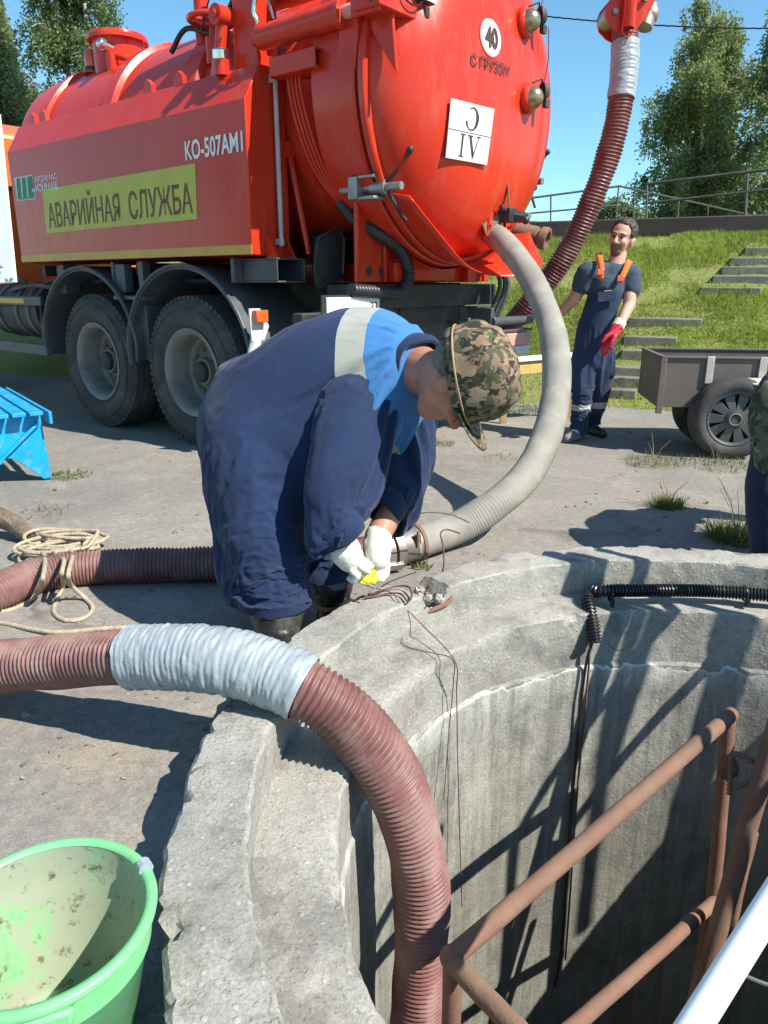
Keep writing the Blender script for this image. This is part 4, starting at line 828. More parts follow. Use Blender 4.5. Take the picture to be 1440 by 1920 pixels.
mb = MB(); mb.box((3.43, .52, 3.0), (.06, .13, .17), Matrix.Rotation(.3, 3, 'Y')); mb.cyl((3.42, .52, 2.9), (3.42, .52, 2.83), .025, 10); lm = Pt('work_lamp', mb, M['black'], bv=.01)
mb = MB(); mb.box((3.468, .52, 2.99), (.012, .11, .14), Matrix.Rotation(.3, 3, 'Y')); Pt('lamp_glass', mb, M['plate'], lm)
mb = MB(); mb.tube(catmull([V(3.36, .22, 3.05), V(3.42, .3, 2.9), V(3.43, .42, 2.88), V(3.43, .5, 2.95)], 8), .006, 6); Pt('cord', mb, M['cable'])
# hand wheel
mb = MB(); hc = V(1.42, .5, 3.20); ring = [hc + V(math.cos(a) * .17, math.sin(a) * .17, 0) for a in np.linspace(0, 2 * math.pi, 33)]; mb.tube(ring, .022, 10, caps=False)
for k in range(3): a = k * 2.094; mb.cyl(hc, hc + V(math.cos(a) * .17, math.sin(a) * .17, 0), .014, 8)
mb.cyl(hc - V(0, 0, .35), hc + V(0, 0, .03), .025, 10); mb.cyl(hc - V(0, 0, .3), hc - V(0, 0, .12), .06, 12); Pt('hand_wheel', mb, M['red'])
mb = MB(); mb.tube(catmull([V(.95, .45, 3.05), V(1.1, .5, 3.2), V(1.4, .55, 3.14), V(1.7, .5, 3.3)], 8), .02, 8); mb.tube(catmull([V(1.4, .4, 3.1), V(1.55, .4, 3.35), V(1.6, .45, 3.7)], 8), .007, 6); Pt('cable_loop', mb, M['cable'])
mb = MB(); mb.cyl((1.15, .62, 3.1), (1.15, .62, 3.85), .06, 14); mb.cyl((1.3, .85, 3.3), (1.3, .85, 3.9), .05, 14); Pt('boom_stay', mb, M['red'])
# manhole neck with beacon
nk = V(-.62, 1.0, -.10); mb = MB(); mb.lathe([(.235, 3.25), (.235, 3.56), (.235, 3.60), (.285, 3.60), (.285, 3.63), (.275, 3.635), (.265, 3.66), (.15, 3.68), (.001, 3.685)], o=nk, seg=40)
neck = Pt('manhole_neck', mb, M['red'])
for k in range(16): a = k * math.pi / 8; mb = MB(); mb.cyl(nk + V(math.cos(a) * .262, math.sin(a) * .262, 3.59), nk + V(math.cos(a) * .262, math.sin(a) * .262, 3.65), .012, 6); Pt('bolt', mb, M['red'], neck)
mb = MB(); mb.cyl(nk + V(.16, -.20, 3.5), nk + V(.20, -.30, 3.50), .05, 16); mb.ball(nk + V(.20, -.31, 3.5), .045, 12); mb.cyl(nk + V(.1, -.2, 3.52), nk + V(.1, -.28, 3.53), .03, 12); Pt('level_sensor', mb, M['chrome'], neck)
mb = MB(); mb.cyl(nk + V(.22, -.22, 3.2), nk + V(.22, -.22, 3.44), .05, 14); mb.tube(catmull([nk + V(.25, -.2, 3.42), nk + V(.36, -.15, 3.38), nk + V(.5, -.1, 3.3)], 6), .03, 10); Pt('vent_pipe', mb, M['red'], neck)
mb = MB(); mb.cyl(nk + V(-.30, -.12, 3.1), nk + V(-.30, -.12, 3.36), .03, 10); mb.cyl(nk + V(-.30, -.12, 3.36), nk + V(-.30, -.12, 3.38), .09, 16); bs = Pt('beacon_stand', mb, M['red']); 
mb = MB(); mb.cyl(nk + V(-.30, -.12, 3.38), nk + V(-.30, -.12, 3.42), .07, 16); Pt('beacon_base', mb, M['black'], bs)
mb = MB(); mb.lathe([(.065, 3.42), (.068, 3.5), (.055, 3.56), (.02, 3.58), (.001, 3.58)], o=nk + V(-.30, -.12, 0), seg=20); Pt('beacon_lens', mb, M['lamp_or'], bs, 60)
for x in (-.92, -.72, .95, 1.35):
    mb = MB(); mb.prism([(x - .06, 2.70), (x + .06, 2.70), (x + .05, 2.78), (x, 2.82), (x - .05, 2.78)], lambda u, v, t: V(u, t, v), .20, .24); Pt('lifting_lug', mb, M['red'])
# -- cab and left-hand gear
mb = MB(); poly = [(-4.9, 1.2), (-2.55, 1.2), (-2.5, 2.2), (-2.5, 2.88), (-2.75, 3.02), (-4.5, 3.02), (-4.95, 2.4)]; mb.prism(poly, lambda u, v, t: V(u, t, v), .08, 2.52); cab = Pt('cab', mb, M['orange'], bv=.05)
mb = MB(); mb.prism([(-4.3, 2.1), (-3.2, 2.1), (-3.2, 2.75), (-4.2, 2.75)], lambda u, v, t: V(u, t, v), .06, .09); Pt('side_window', mb, M['black'], cab, bv=.01)
mb = MB(); mb.mm((-2.49, .3, 2.3), (-2.46, 2.3, 2.34)); mb.cyl((-2.47, .2, 2.42), (-2.44, .2, 2.42), .04, 12); mb.mm((-2.49, .12, 1.4), (-2.46, .16, 2.5)); Pt('cab_trim', mb, M['chassis'], cab)
mb = MB(); mb.cyl((-2.05, .30, 1.02), (-1.0, .30, 1.02), .27, 28); mb.mm((-2.1, .05, 1.0), (-.98, .55, 1.06)); Pt('air_tank', mb, M['chassis'])
for x in (-1.85, -1.45, -1.2): mb = MB(); mb.lathe([(.275, 0), (.285, .01), (.285, .06), (.275, .07)], o=(x, .30, 1.02), ax=(1, 0, 0), seg=28); Pt('tank_strap', mb, M['fender'])
for z, hh in ((1.08, .09), (.60, .11)):
    mb = MB(); mb.mm((-3.1, .0, z), (-.82, .04, z + hh)); Pt('side_guard', mb, M['fender'], bv=.008)
mb = MB(); mb.mm((-3.0, -.005, 1.10), (-1.15, .005, 1.15)); Pt('guard_stripe', mb, M['stripe'], bv=.002)
for x in (-2.2, -1.0): mb = MB(); mb.mm((x, .06, .62), (x + .06, .1, 1.15)); Pt('guard_post', mb, M['chassis'])
mb = MB(); mb.tube(catmull([V(-1.6, .1, 1.22), V(-1.2, .1, 1.27), V(-.85, .15, 1.25), V(-.8, .3, 1.15)], 8), .02, 8); mb.tube(catmull([V(-1.5, .05, 1.3), V(-1.3, .05, 1.34), V(-1.25, .1, 1.3)], 6), .025, 8); Pt('air_line', mb, M['fender'])
# -- boom: turret on the tank, arm and elbow head carrying the hose (world points turned into truck space)
TI = (Matrix.Translation(TR.location) @ Matrix.Rotation(TR.rotation_euler.z, 4, 'Z')).inverted()
def L(p): return TI @ Vector(p)
eh = at(1170, 25, 6.0)
mb = MB(); mb.lathe([(.26, 3.5), (.26, 3.72), (.2, 3.75), (.2, 4.15), (.001, 4.16)], o=(1.6, YC, 0), seg=28); Pt('boom_turret', mb, M['red'])
mb = MB(); mb.tube(catmull([V(1.6, YC, 4.05), V(2.4, YC + .2, 4.35), L(eh + V(-.5, .25, 1.1)), L(eh + V(-.10, .05, .75)), L(eh + V(-.01, 0, .28)), L(eh + V(0, 0, -.0))], 10), .10, 16); boom = Pt('boom_arm', mb, M['red'])
def heart(dy, mat_=M['red']):
    mb = MB(); pts = [(-.17, .04), (-.19, -.02), (-.165, -.10), (-.10, -.155), (.0, -.20), (.04, -.19), (.15, -.06), (.20, .04), (.195, .11), (.14, .16), (.06, .17), (-.05, .13), (-.12, .10)]
    mb.prism(pts, lambda u, v, t: L(eh + V(u, t, v)), dy, dy + .02); Pt('elbow_plate', mb, mat_, boom, bv=.004)
heart(-.13); heart(.11)
for u, v in ((-.11, -.03), (.12, .06)):
    mb = MB(); mb.cyl(L(eh + V(u, -.16, v)), L(eh + V(u, .14, v)), .022, 10); mb.cyl(L(eh + V(u, -.10, v)), L(eh + V(u, .10, v)), .075, 20); Pt('roller', mb, M['steel'], boom)
mb = MB(); mb.lathe([(.045, -.16), (.05, -.15), (.05, .3), (.04, .3)], o=L(eh + V(-.01, -.19, 0)), seg=18); mb.tube(catmull([L(eh + V(-.06, -.2, -.12)), L(eh + V(-.05, -.2, -.2)), L(eh + V(0, -.2, -.22)), L(eh + V(.03, -.2, -.17))], 6), .006, 6); Pt('elbow_tube', mb, M['red'], boom)
mb = MB(); mb.cyl(L(eh + V(.17, 0, -.10)), L(eh + V(.22, .04, .06)), .07, 16); mb.ball(L(eh + V(.215, .03, 0)), .08, 14); Pt('knuckle', mb, M['steel'], boom)
# ================================================================== HOSES
def hose(name, label, path, r, mat, pitch=.018, amp=.0045, seg=26, group='suction hoses', sharp=1.0, wrap=None):
    pth = catmull(path, 14); P, s = resample(pth, pitch / 5); T, N, B = frames(P); th = np.linspace(0, 2 * np.pi, seg, endpoint=False)
    wv = np.array([fbm((t * 2.3, r * 40, pitch * 900), 3) for t in s]); wa = np.array([fbm((t * 5.1, 3, r * 70), 2) for t in s]); ph = 2 * np.pi * s[:, None] / pitch - th[None, :] + 1.3 * wv[:, None]
    R = r - amp + (amp * (1 + .45 * wa))[:, None] * 2 * ((.5 + .5 * np.cos(ph)) ** sharp) + .0022 * wa[:, None] + .002 * np.cos(2 * th[None, :] + 5 * wv[:, None])
    o0 = P[np.argmin(P[:, 2])]; mb = MB(); mb.rings(P, N, B, R, seg); o = mb.build(name, mat, origin=tuple(o0), smooth=80, fixn=False); tag(o, label, 'hose', group)
    if wrap:
        i0, i1 = [int(np.argmin(np.linalg.norm(P - np.array(tuple(q_)), axis=1))) for q_ in wrap]; q = MB(); n = i1 - i0; sg = 48; th = np.linspace(0, 2 * np.pi, sg, endpoint=False); RR = np.zeros((n, sg))
        for i in range(n):
            t = s[i0 + i]
            for k in range(sg):
                a = th[k]; c, d = math.cos(a), math.sin(a)
                RR[i, k] = r + amp + .0055 + .0045 * fbm((c * 1.3 + t * 3, d * 1.3, t * 48 + 1.5 * c), 3) + .009 * max(0, .28 - abs(fbm((c * 1.7 + t * 5, d * 1.7 + 4, t * 26 + c * 2.2 + d * 1.4), 3))) + .0009 * math.cos(2 * math.pi * t / pitch - a) + .0026 * ((t / .048 + a / 6.2832 + .6 * fbm((c, d, t * 6), 2)) % 1)
        RR[0] -= .004; RR[-1] -= .004; q.rings(P[i0:i1] - o0, N[i0:i1], B[i0:i1], RR, sg, caps=False); q.build('tape_wrap', M['tape'], o, smooth=60, fixn=False)
    return o
fp = [(-330, 1300, 2.55), (-150, 1268, 2.42), (0, 1250, 2.30), (120, 1240, 2.21), (245, 1232, 2.12), (400, 1236, 2.03), (495, 1259, 2.0), (575, 1294, 1.97), (645, 1342, 1.975), (700, 1402, 2.0), (740, 1468, 2.03), (768, 1542, 2.07), (786, 1630, 2.12), (791, 1710, 2.17), (788, 1800, 2.22), (782, 1920, 2.30)]
fpts = [at(*p) for p in fp]; fpts += [fpts[-1] + V(.0, .05, -.4), fpts[-1] + V(.05, .1, -1.2), fpts[-1] + V(.1, .1, -1.9)]
hose('suction_hose', 'maroon ribbed hose with a pale tape wrap bending over the kerb into the pit', fpts, .079, M['hose_red'], .0165, .0042, 28, wrap=(at(244, 1232, 2.12), at(572, 1293, 1.97)), sharp=1.3)
rp = [gz(-420, 1290, .08), gz(-230, 1200, .08), gz(-110, 1150, .08), gz(0, 1108, .08), gz(70, 1080, .08), gz(150, 1066, .08), gz(300, 1060, .08), gz(430, 1056, .08), gz(560, 1050, .085), gz(650, 1042, .09), gz(715, 1033, .09)]
hose('suction_hose', 'maroon ribbed hose lying on the asphalt behind the bent worker, rope draped over it', rp, .077, M['hose_red'], .0175, .0042, 24, sharp=1.3)
# grey hose: tank outlet -> coupling
TM = Matrix.Translation(TR.location) @ Matrix.Rotation(TR.rotation_euler.z, 4, 'Z')
gp = [at(918, 436, 5.52), at(934, 446, 5.42), at(958, 470, 5.24), at(994, 520, 4.98), at(1026, 590, 4.68), at(1042, 660, 4.45), at(1042, 740, 4.28), at(1024, 820, 4.1), at(988, 890, 3.93), at(930, 945, 3.80), gz(860, 988, .115), gz(800, 1010, .10), gz(765, 1022, .095)]
hose('suction_hose', 'grey dusty hose arching down from the tank outlet to the coupling', gp, .083, M['hose_grey'], .016, .0007, 24)
# coupling
cp0, cp1 = gz(715, 1033, .09), gz(772, 1020, .095); cd = (cp1 - cp0).normalized(); cl = (cp1 - cp0).length
cpl = empty('hose_coupling', cp0); tag(cpl, 'dusty steel claw coupling joining the grey and maroon hoses', 'coupling')
mb = MB(); mb.lathe([(.075, -.10), (.086, -.09), (.086, -.02), (.098, -.015), (.098, .03), (.09, .035)], ax=cd, seg=32); mb.build('socket', M['steel'], cpl)
mb = MB(); mb.lathe([(.088, .04), (.104, .042), (.104, .085), (.09, .09), (.086, .10), (.086, .19), (.08, .195)], ax=cd, seg=32); mb.build('collar', M['steel'], cpl)
mb = MB(); mb.lathe([(.086, .0), (.092, .002), (.092, .02), (.086, .022)], o=cd * (cl + .02), ax=cd, seg=28); mb.box(cd * (cl + .03) + V(-.0, -.085, .05), (.03, .03, .035)); mb.cyl(cd * (cl + .03) + V(-.0, -.10, .02), cd * (cl + .03) + V(0, -.10, .09), .008, 8); mb.build('hose_clamp', M['rust'], cpl)
for k in range(4):
    a = k * math.pi / 2 + .5; n = cd.cross(V(0, 0, 1)).normalized(); b = cd.cross(n); rr = n * math.cos(a) + b * math.sin(a); mb = MB(); mb.beam(cd * -.03 + rr * .10, cd * .06 + rr * .112, .04, .02, up=rr); mb.beam(cd * .05 + rr * .112, cd * .06 + rr * .088, .04, .018, up=cd); mb.build('claw', M['steel'], cpl, bevel=.003)
# boom hose
bh = [at(1168, 20, 6.0), at(1172, 70, 6.0), at(1169, 150, 6.05), at(1150, 258, 6.15), at(1112, 370, 6.3), at(1060, 478, 6.5), at(1000, 560, 6.7), at(948, 620, 6.9), at(905, 668, 7.1)]
hose('boom_hose', 'thick maroon ribbed hose hanging from the boom head behind the tank', bh, .098, M['hose_boom'], .028, .0065, 22, 'boom hoses', 1.6, wrap=(at(1172, 80, 6.0), at(1163, 185, 6.07)))

# ================================================================== PIT FURNITURE
gr = empty('pit_guard_frame', at(845, 1800, 1.92)); tag(gr, 'rusty welded pipe guard frame standing inside the pit', 'guard frame'); go = gr.location
def pipe(name, a, b, r, mat='rust', seg=16, wob=.004):
    n = 24; pts = [Vector(a).lerp(Vector(b), t) - go + V(*[wob * fbm((t * 3 + i * 7, r * 90, i), 2) for i in range(3)]) for t in np.linspace(0, 1, n)]; mb = MB(); mb.tube(pts, r, seg); return mb.build(name, M[mat], gr, smooth=60)
e0 = at(850, 1792, 1.92); e1 = at(1372, 1338, 2.70)
pipe('rail', e0, e1, .027); pipe('rail', at(846, 1800, 1.92), at(1010, 1975, 1.66), .027)
mb = MB(); mb.ball(at(846, 1795, 1.92) - go, .031, 16); mb.build('elbow', M['rust'], gr, smooth=60)
lo = e0 + V(-.0, .02, -1.6); pipe('post', e0, lo, .026)
pipe('rail', at(1040, 1955, 2.22), at(1342, 1688, 2.90), .025)
pa = at(1366, 1345, 2.70); pipe('post', pa, at(1335, 1700, 2.93), .026); pipe('post', at(1335, 1700, 2.93), at(1335, 1700, 2.93) + V(-.02, .02, -1.3), .026)
pb0, pb1 = at(1452, 1380, 2.55), at(1318, 1838, 2.72); pipe('stringer', pb0 + (pb0 - pb1) * 1.9, pb1, .034); pipe('stringer', pb1, pb1 + (pb1 - pb0) * 1.6 + V(0, 0, -.4), .034)
pipe('stay', at(1412, 1560, 2.66), at(1352, 1820, 2.74), .018)
# hand rails leaving the picture on the right (they throw the bars of shade on the far wall)
qa = pb0 + (pb0 - pb1) * 1.9; pipe('rail', qa, qa + V(.9, -.75, .02), .026); pipe('rail', qa + V(0, 0, -.33), qa + V(.9, -.75, -.32), .022); pipe('post', qa + V(.9, -.75, .02), qa + V(.95, -.8, -1.0), .026)
pipe('post', V(1.84, 2.30, -.9), V(1.90, 2.36, 1.05), .026); pipe('post', V(2.05, 1.62, -.9), V(2.12, 1.60, 1.05), .026); pipe('rail', V(1.90, 2.36, 1.04), V(2.12, 1.60, 1.04), .024); pipe('rail', V(1.88, 2.34, .55), V(2.09, 1.60, .55), .022); pipe('rail', V(1.90, 2.36, 1.03), V(1.30, 2.62, .98) + V(.25, .0, .0), .022)
hk = [at(1368, 1490, 2.66), at(1372, 1420, 2.66), at(1400, 1420, 2.62), at(1420, 1440, 2.60), at(1424, 1456, 2.60), at(1410, 1466, 2.61), at(1378, 1476, 2.63)]
P_, s_ = resample(catmull(hk, 10), .004); T_, N_, B_ = frames(P_ - np.array(go)); mb = MB(); mb.rings(P_ - np.array(go), N_, B_, .010 + .0016 * np.sign(np.sin(s_ * 2 * np.pi / .014)), 10); mb.build('rebar_hook', M['rust'], gr, smooth=40)
mb = MB(); mb.ball(at(1366, 1440, 2.69) - go, (.034, .034, .05), 12); mb.v = [tuple(Vector(v) + V(*[random.uniform(-.004, .004) for _ in range(3)])) for v in mb.v]; mb.build('weld_bead', M['rust_dark'], gr)
# white plastic pipe
wa, wb = at(1560, 1512, 1.30), at(1278, 1960, 1.12); ext = (wb - wa).normalized(); mb = MB(); c0 = wb + ext * .35
mb.tube([wa - ext * .9, wa, wb, c0], .0235, 24); o = mb.build('white_pipe', simple('white_plastic_pipe', (.85, .86, .86), (.82, .83, .83), .3, ns=4, bstr=.02), origin=c0, smooth=60); tag(o, 'white plastic pipe leaning across the lower right corner of the pit', 'pipe')
mb = MB(); mb.tube(catmull([at(1380, 1822, 2.4), at(1420, 1840, 2.4), at(1460, 1855, 2.4), at(1520, 1890, 2.4)], 8), .008, 8); o = mb.build('grey_cable', M['fender'], origin=at(1380, 1822, 2.4)); tag(o, 'thin grey cable crossing the dark bottom of the pit', 'cable')
# corrugated conduit over the ledge with cables hanging from it
kp = [gz(1560, 1130, .115), gz(1440, 1116, .115), gz(1330, 1108, .115), gz(1220, 1107, .12), gz(1135, 1108, .125), at(1108, 1110, 3.0), at(1102, 1122, 2.965), at(1106, 1145, 2.93), at(1112, 1175, 2.91), at(1116, 1206, 2.895)]
P_, s_ = resample(catmull(kp, 12), .0032); T_, N_, B_ = frames(P_); cn = MB(); ox = np.array(tuple(gz(1220, 1107, .08))); cn.rings(P_ - ox, N_, B_, .0235 + .0035 * np.sign(np.sin(s_ * 2 * np.pi / .013)), 16)
cn_o = cn.build('cable_conduit', M['conduit'], smooth=40, fixn=False); cn_o.location = tuple(ox); tag(cn_o, 'black corrugated conduit lying on the pit ledge and bent down the wall', 'conduit')
for k, (px, py) in enumerate(((1146, 1122), (1398, 1120))):
    mb = MB(); c = gz(px, py, .10) - Vector(ox); mb.lathe([(.028, -.006), (.032, -.004), (.032, .004), (.028, .006)], o=c + V(0, .012, .012), ax=(1, 0, 0), seg=16); mb.box(c + V(0, -.02, -.012), (.012, .02, .03)); mb.build('cable_tie', M['cable'], cn_o)
def wallp(px, py, off=.02):
    """point near the shaft wall seen at that pixel"""
    r = ray(px, py); best = None
    t = 1.5
    while t < 4.2:
        p = V(0, 0, CAM_H) + r * t; d = math.hypot(p.x - PC.x, p.y - PC.y)
        if p.y > PC.y and d > R_IN - off - .01: return p
        t += .005
    return p
for label, pts, r in (('black cable hanging down the wall from the conduit mouth', [(1112, 1200), (1100, 1240), (1090, 1310), (1078, 1440), (1070, 1520), (1062, 1640), (1052, 1780), (1040, 1850)], .006),
                      ('brown cable hanging beside the black one down the wall', [(1106, 1205), (1104, 1250), (1096, 1340), (1088, 1420), (1078, 1540), (1070, 1660), (1060, 1800)], .0045)):
    mb = MB(); w_ = [wallp(x, y) for x, y in pts]; mb.tube(catmull(w_, 8), r, 6); o = mb.build('hanging_cable', M['cable'] if r > .005 else M['rust_dark'], origin=w_[-1]); tag(o, label, 'cable', 'cables hanging into the pit')
# binding wire from the worker's pliers into the pit and the twist on the rebar
def wire(label, pts, r=.0022, mat='wire'):
    mb = MB(); mb.tube(catmull(pts, 10), r, 6); o = mb.build('binding_wire', M[mat], origin=pts[-1]); tag(o, label, 'wire', 'loose binding wires')
wire('thin dark wire running from the pliers over the kerb down into the pit', [gz(702, 1102, .23), gz(735, 1112, .215), gz(748, 1128, .205), gz(790, 1170, .12), at(852, 1238, 2.52), wallp(856, 1300, .03), wallp(858, 1420, .04), wallp(862, 1560, .05), wallp(866, 1700, .06)], .002)
wire('second thin wire sagging across the ledge into the pit', [gz(745, 1125, .2), gz(757, 1160, .10), gz(756, 1206, .066), gz(800, 1222, .066), at(848, 1236, 2.5), wallp(850, 1280, .03), wallp(842, 1370, .03), wallp(832, 1500, .04)], .0018)
wire('bent rusty wire hook lying on the kerb below the gloves', [gz(690, 1115, .212), gz(740, 1100, .215), gz(765, 1100, .22), gz(772, 1115, .215), gz(765, 1128, .212), gz(745, 1112, .212), gz(682, 1121, .21)], .0035)
wire('looped rusty wire standing up from the broken kerb', [gz(815, 1125, .19), at(822, 1095, 2.98), at(832, 1060, 2.98), at(830, 1020, 3.0), at(826, 1000, 3.05), at(838, 993, 3.15), at(862, 1000, 3.3)], .0032)
wire('thin wire bowing above the grey hose', [at(734, 983, 3.05), at(760, 970, 3.1), at(800, 961, 3.2), at(845, 965, 3.3), at(880, 980, 3.4)], .003)
wr = [bp + V(.03 * math.cos(a), .02 * math.sin(a) - .02, .13 + .03 * math.sin(a * 1.7) + a * .002) for a in np.linspace(0, 20, 60)]; mb = MB(); mb.tube(wr, .0028, 6); o = mb.build('wire_twist', M['wire'], origin=wr[0]); tag(o, 'tangled twist of rusty wire round the bent rebar', 'wire')
mb = MB(); mb.tube(catmull([gz(780, 1160, .10), gz(805, 1146, .125), gz(840, 1130, .14), gz(846, 1115, .16)], 8), .009, 10); o = mb.build('rebar', M['rust'], origin=gz(780, 1160, .1)); tag(o, 'short rusty rebar sticking out of the broken kerb', 'rebar')

# ================================================================== BUCKET
bc = gz(78, 1718, .29); bc.z = 0; bk = empty('bucket', bc); tag(bk, 'green plastic bucket with muddy inside beside the kerb', 'bucket')
RB, RBB, HB = .172, .115, .29
mb = MB(); mb.lathe([(RBB, .0), (RBB + .004, .004), (RB - .008, HB - .075), (RB - .002, HB - .070), (RB - .001, HB - .045), (RB, HB - .012)], seg=64); mb.lathe([(0.001, .004), (RBB, .0)], seg=64); mb.build('body', M['bucket'], bk, smooth=40)
mb = MB(); mb.lathe([(RB - .002, HB - .014), (RB + .012, HB - .012), (RB + .014, HB - .004), (RB + .009, HB + .003), (RB - .003, HB + .002), (RB - .006, HB - .004)], seg=64); mb.build('rim', M['bucket'], bk, smooth=60)
mb = MB(); mb.lathe([(RB - .005, HB - .003), (RB - .006, HB - .05), (RB - .012, HB - .08), (RBB - .003, .012), (.001, .012)], seg=64); mb.build('inside', M['bucket_in'], bk, smooth=40)
for a in (rad(-70), rad(110)):
    mb = MB(); c = V(math.cos(a) * (RB + .004), math.sin(a) * (RB + .004), HB - .05); t_ = V(-math.sin(a), math.cos(a), 0); mb.prism([(-.055, .035), (.055, .035), (.04, -.035), (-.04, -.035)], lambda u, v, q: c + t_ * u + V(0, 0, v) + V(math.cos(a), math.sin(a), 0) * q, -.006, .010); mb.build('handle_lug', M['bucket'], bk, bevel=.006)
mb = MB(); ang = np.linspace(rad(-70), rad(-250), 28); hb = [V(math.cos(a) * (RB + .018), math.sin(a) * (RB + .018), HB - .045 - .055 * math.sin((a - rad(-70)) / rad(-180) * math.pi)) for a in ang]; mb.tube(hb, .0035, 8); mb.build('wire_handle', M['steel'], bk)
mb = MB()
for i in range(26):
    a, r = random.uniform(0, 6.28), math.sqrt(random.random()) * .1; s = random.uniform(.004, .016); mb.ball((math.cos(a) * r, math.sin(a) * r, .014), (s, s * .8, s * .5), 6)
mb.build('mud', simple('bucket_mud', (.05, .045, .03), (.09, .08, .05), .9), bk)
mb = MB(); a_ = rad(38); mb.tube([V(math.cos(a_ + d) * (RB + .004), math.sin(a_ + d) * (RB + .004), HB + .002) for d in np.linspace(-.05, .05, 5)], .0135, 10); mb.build('rim_tape', M['tape'], bk)

# ================================================================== ROPE
def rope(label, pts, r=.0095):
    P, s = resample(catmull(pts, 10), .006); T, N, B = frames(P); th = np.linspace(0, 2 * np.pi, 12, endpoint=False); R = r * (.86 + .2 * np.abs(np.cos(1.5 * (th[None, :] - 2 * np.pi * s[:, None] / .075)))); mb = MB()
    o0 = P[np.argmin(P[:, 2])]; mb.rings(P - o0, N, B, R, 12); o = mb.build('rope', M['rope'], smooth=70, fixn=False); o.location = tuple(o0); tag(o, label, 'rope', 'hemp rope pieces')
rc = gz(105, 1030, .02); heap = []
for i, a in enumerate(np.linspace(0, 9.4 * 2 * math.pi, 150)):
    k = int(a / (2 * math.pi)); ca, sa = math.cos(a + .3 * math.sin(a * .37)), math.sin(a); rx = .10 + .09 * abs(math.sin(k * 2.3)) ; ry = .06 + .07 * abs(math.cos(k * 1.7)); ox_ = .11 * math.sin(k * 3.1) + .02; oy_ = .10 * math.cos(k * 2.2)
    heap.append(rc + V(ox_ + rx * ca, oy_ + ry * sa, .012 * (k % 4) + .012 * (1 + math.sin(a * 1.3 + k))))
rope('untidy heap of hemp rope on the asphalt behind the maroon hose', heap)
rope('hemp rope loop draped over the maroon hose and hanging to the ground', [gz(95, 1030, .06), gz(112, 1046, .12), gz(120, 1052, .178), gz(116, 1075, .17), gz(118, 1098, .06), gz(104, 1130, .015), gz(102, 1150, .013), gz(122, 1163, .013), gz(155, 1160, .013), gz(174, 1142, .013), gz(160, 1122, .02), gz(134, 1098, .09), gz(128, 1078, .172), gz(134, 1052, .178), gz(136, 1040, .12), gz(130, 1030, .05)])
rope('hemp rope end crossing the maroon hose towards the picture edge', [gz(80, 1035, .07), gz(84, 1048, .15), gz(84, 1062, .175), gz(80, 1085, .165), gz(76, 1105, .06), gz(50, 1130, .014), gz(10, 1146, .013), gz(-60, 1150, .013)])
rope('hemp rope strand lying between the two maroon hoses', [gz(-80, 1165, .013), gz(0, 1168, .013), gz(60, 1180, .013), gz(110, 1186, .013), gz(180, 1180, .013), gz(240, 1176, .013)])
# fallen branch
b0, b1 = gz(-110, 880, .30), gz(48, 1010, .035); mb = MB(); P = [b0.lerp(b1, t) + V(.02 * math.sin(t * 9), .02 * math.cos(t * 7), 0) for t in np.linspace(0, 1, 20)]; mb.tube(P, [.045, .04, .045, .05, .04], 12)
mb.tube([P[12], P[12] + V(-.15, -.18, -.02), gz(-40, 1010, .01)], [.03, .015], 8); mb.tube([P[6], P[6] + V(.05, .1, .12)], [.02, .008], 8)
for i in range(len(mb.v)): v = Vector(mb.v[i]); mb.v[i] = tuple(v + V(*[.012 * fbm((v.x * 22 + k * 5, v.y * 22, v.z * 22), 3) for k in range(3)]))
o = mb.build('fallen_branch', M['bark'], origin=b1); tag(o, 'rough bark-covered branch propped at the left edge near the rope', 'branch')

# ================================================================== BENCH
c1 = gz(76, 888); bd = (gz(0, 722, .46) - gz(84, 770, .46)); bd.z = 0; bd.normalize(); bw = V(-bd.y, bd.x, 0); bw = bw if bw.x < 0 else -bw
bench = empty('bench', c1); tag(bench, 'bright blue slatted wooden bench cut by the left picture edge', 'bench')
tl = gz(84, 772, .47) - c1; tl.z = 0
for i in range(6):
    a = tl + bw * (.02 + i * .105) + V(0, 0, .47) - bd * .06; mb = MB(); mb.beam(a + bw * .045, a + bw * .045 + bd * 1.5, .085, .028); mb.build('slat', M['blue_wood'], bench, bevel=.005)
a = tl - bw * .02 + V(0, 0, .435) - bd * .06; mb = MB(); mb.beam(a, a + bd * 1.5, .022, .085); mb.build('slat', M['blue_wood'], bench, bevel=.005)
for off in (.02, 1.25):
    mb = MB(); o_ = tl * .9 + bd * off; mb.prism([(.0, .0), (.05, .0), (.22, .17), (.42, .17), (.59, .0), (.64, .0), (.61, .45), (.02, .45)], lambda u, v, q: o_ + bw * u + bd * q + V(0, 0, v), 0, .03); mb.build('end_panel', M['blue_wood'], bench, bevel=.004)
    mb = MB(); mb.beam(o_ + bw * .04 - bd * .012 + V(0, 0, .40), o_ + bw * .33 - bd * .012 + V(0, 0, .15), .02, .045, up=bd); mb.beam(o_ + bw * .60 - bd * .014 + V(0, 0, .40), o_ + bw * .30 - bd * .014 + V(0, 0, .15), .02, .045, up=bd); mb.build('brace', M['blue_wood'], bench, bevel=.003)

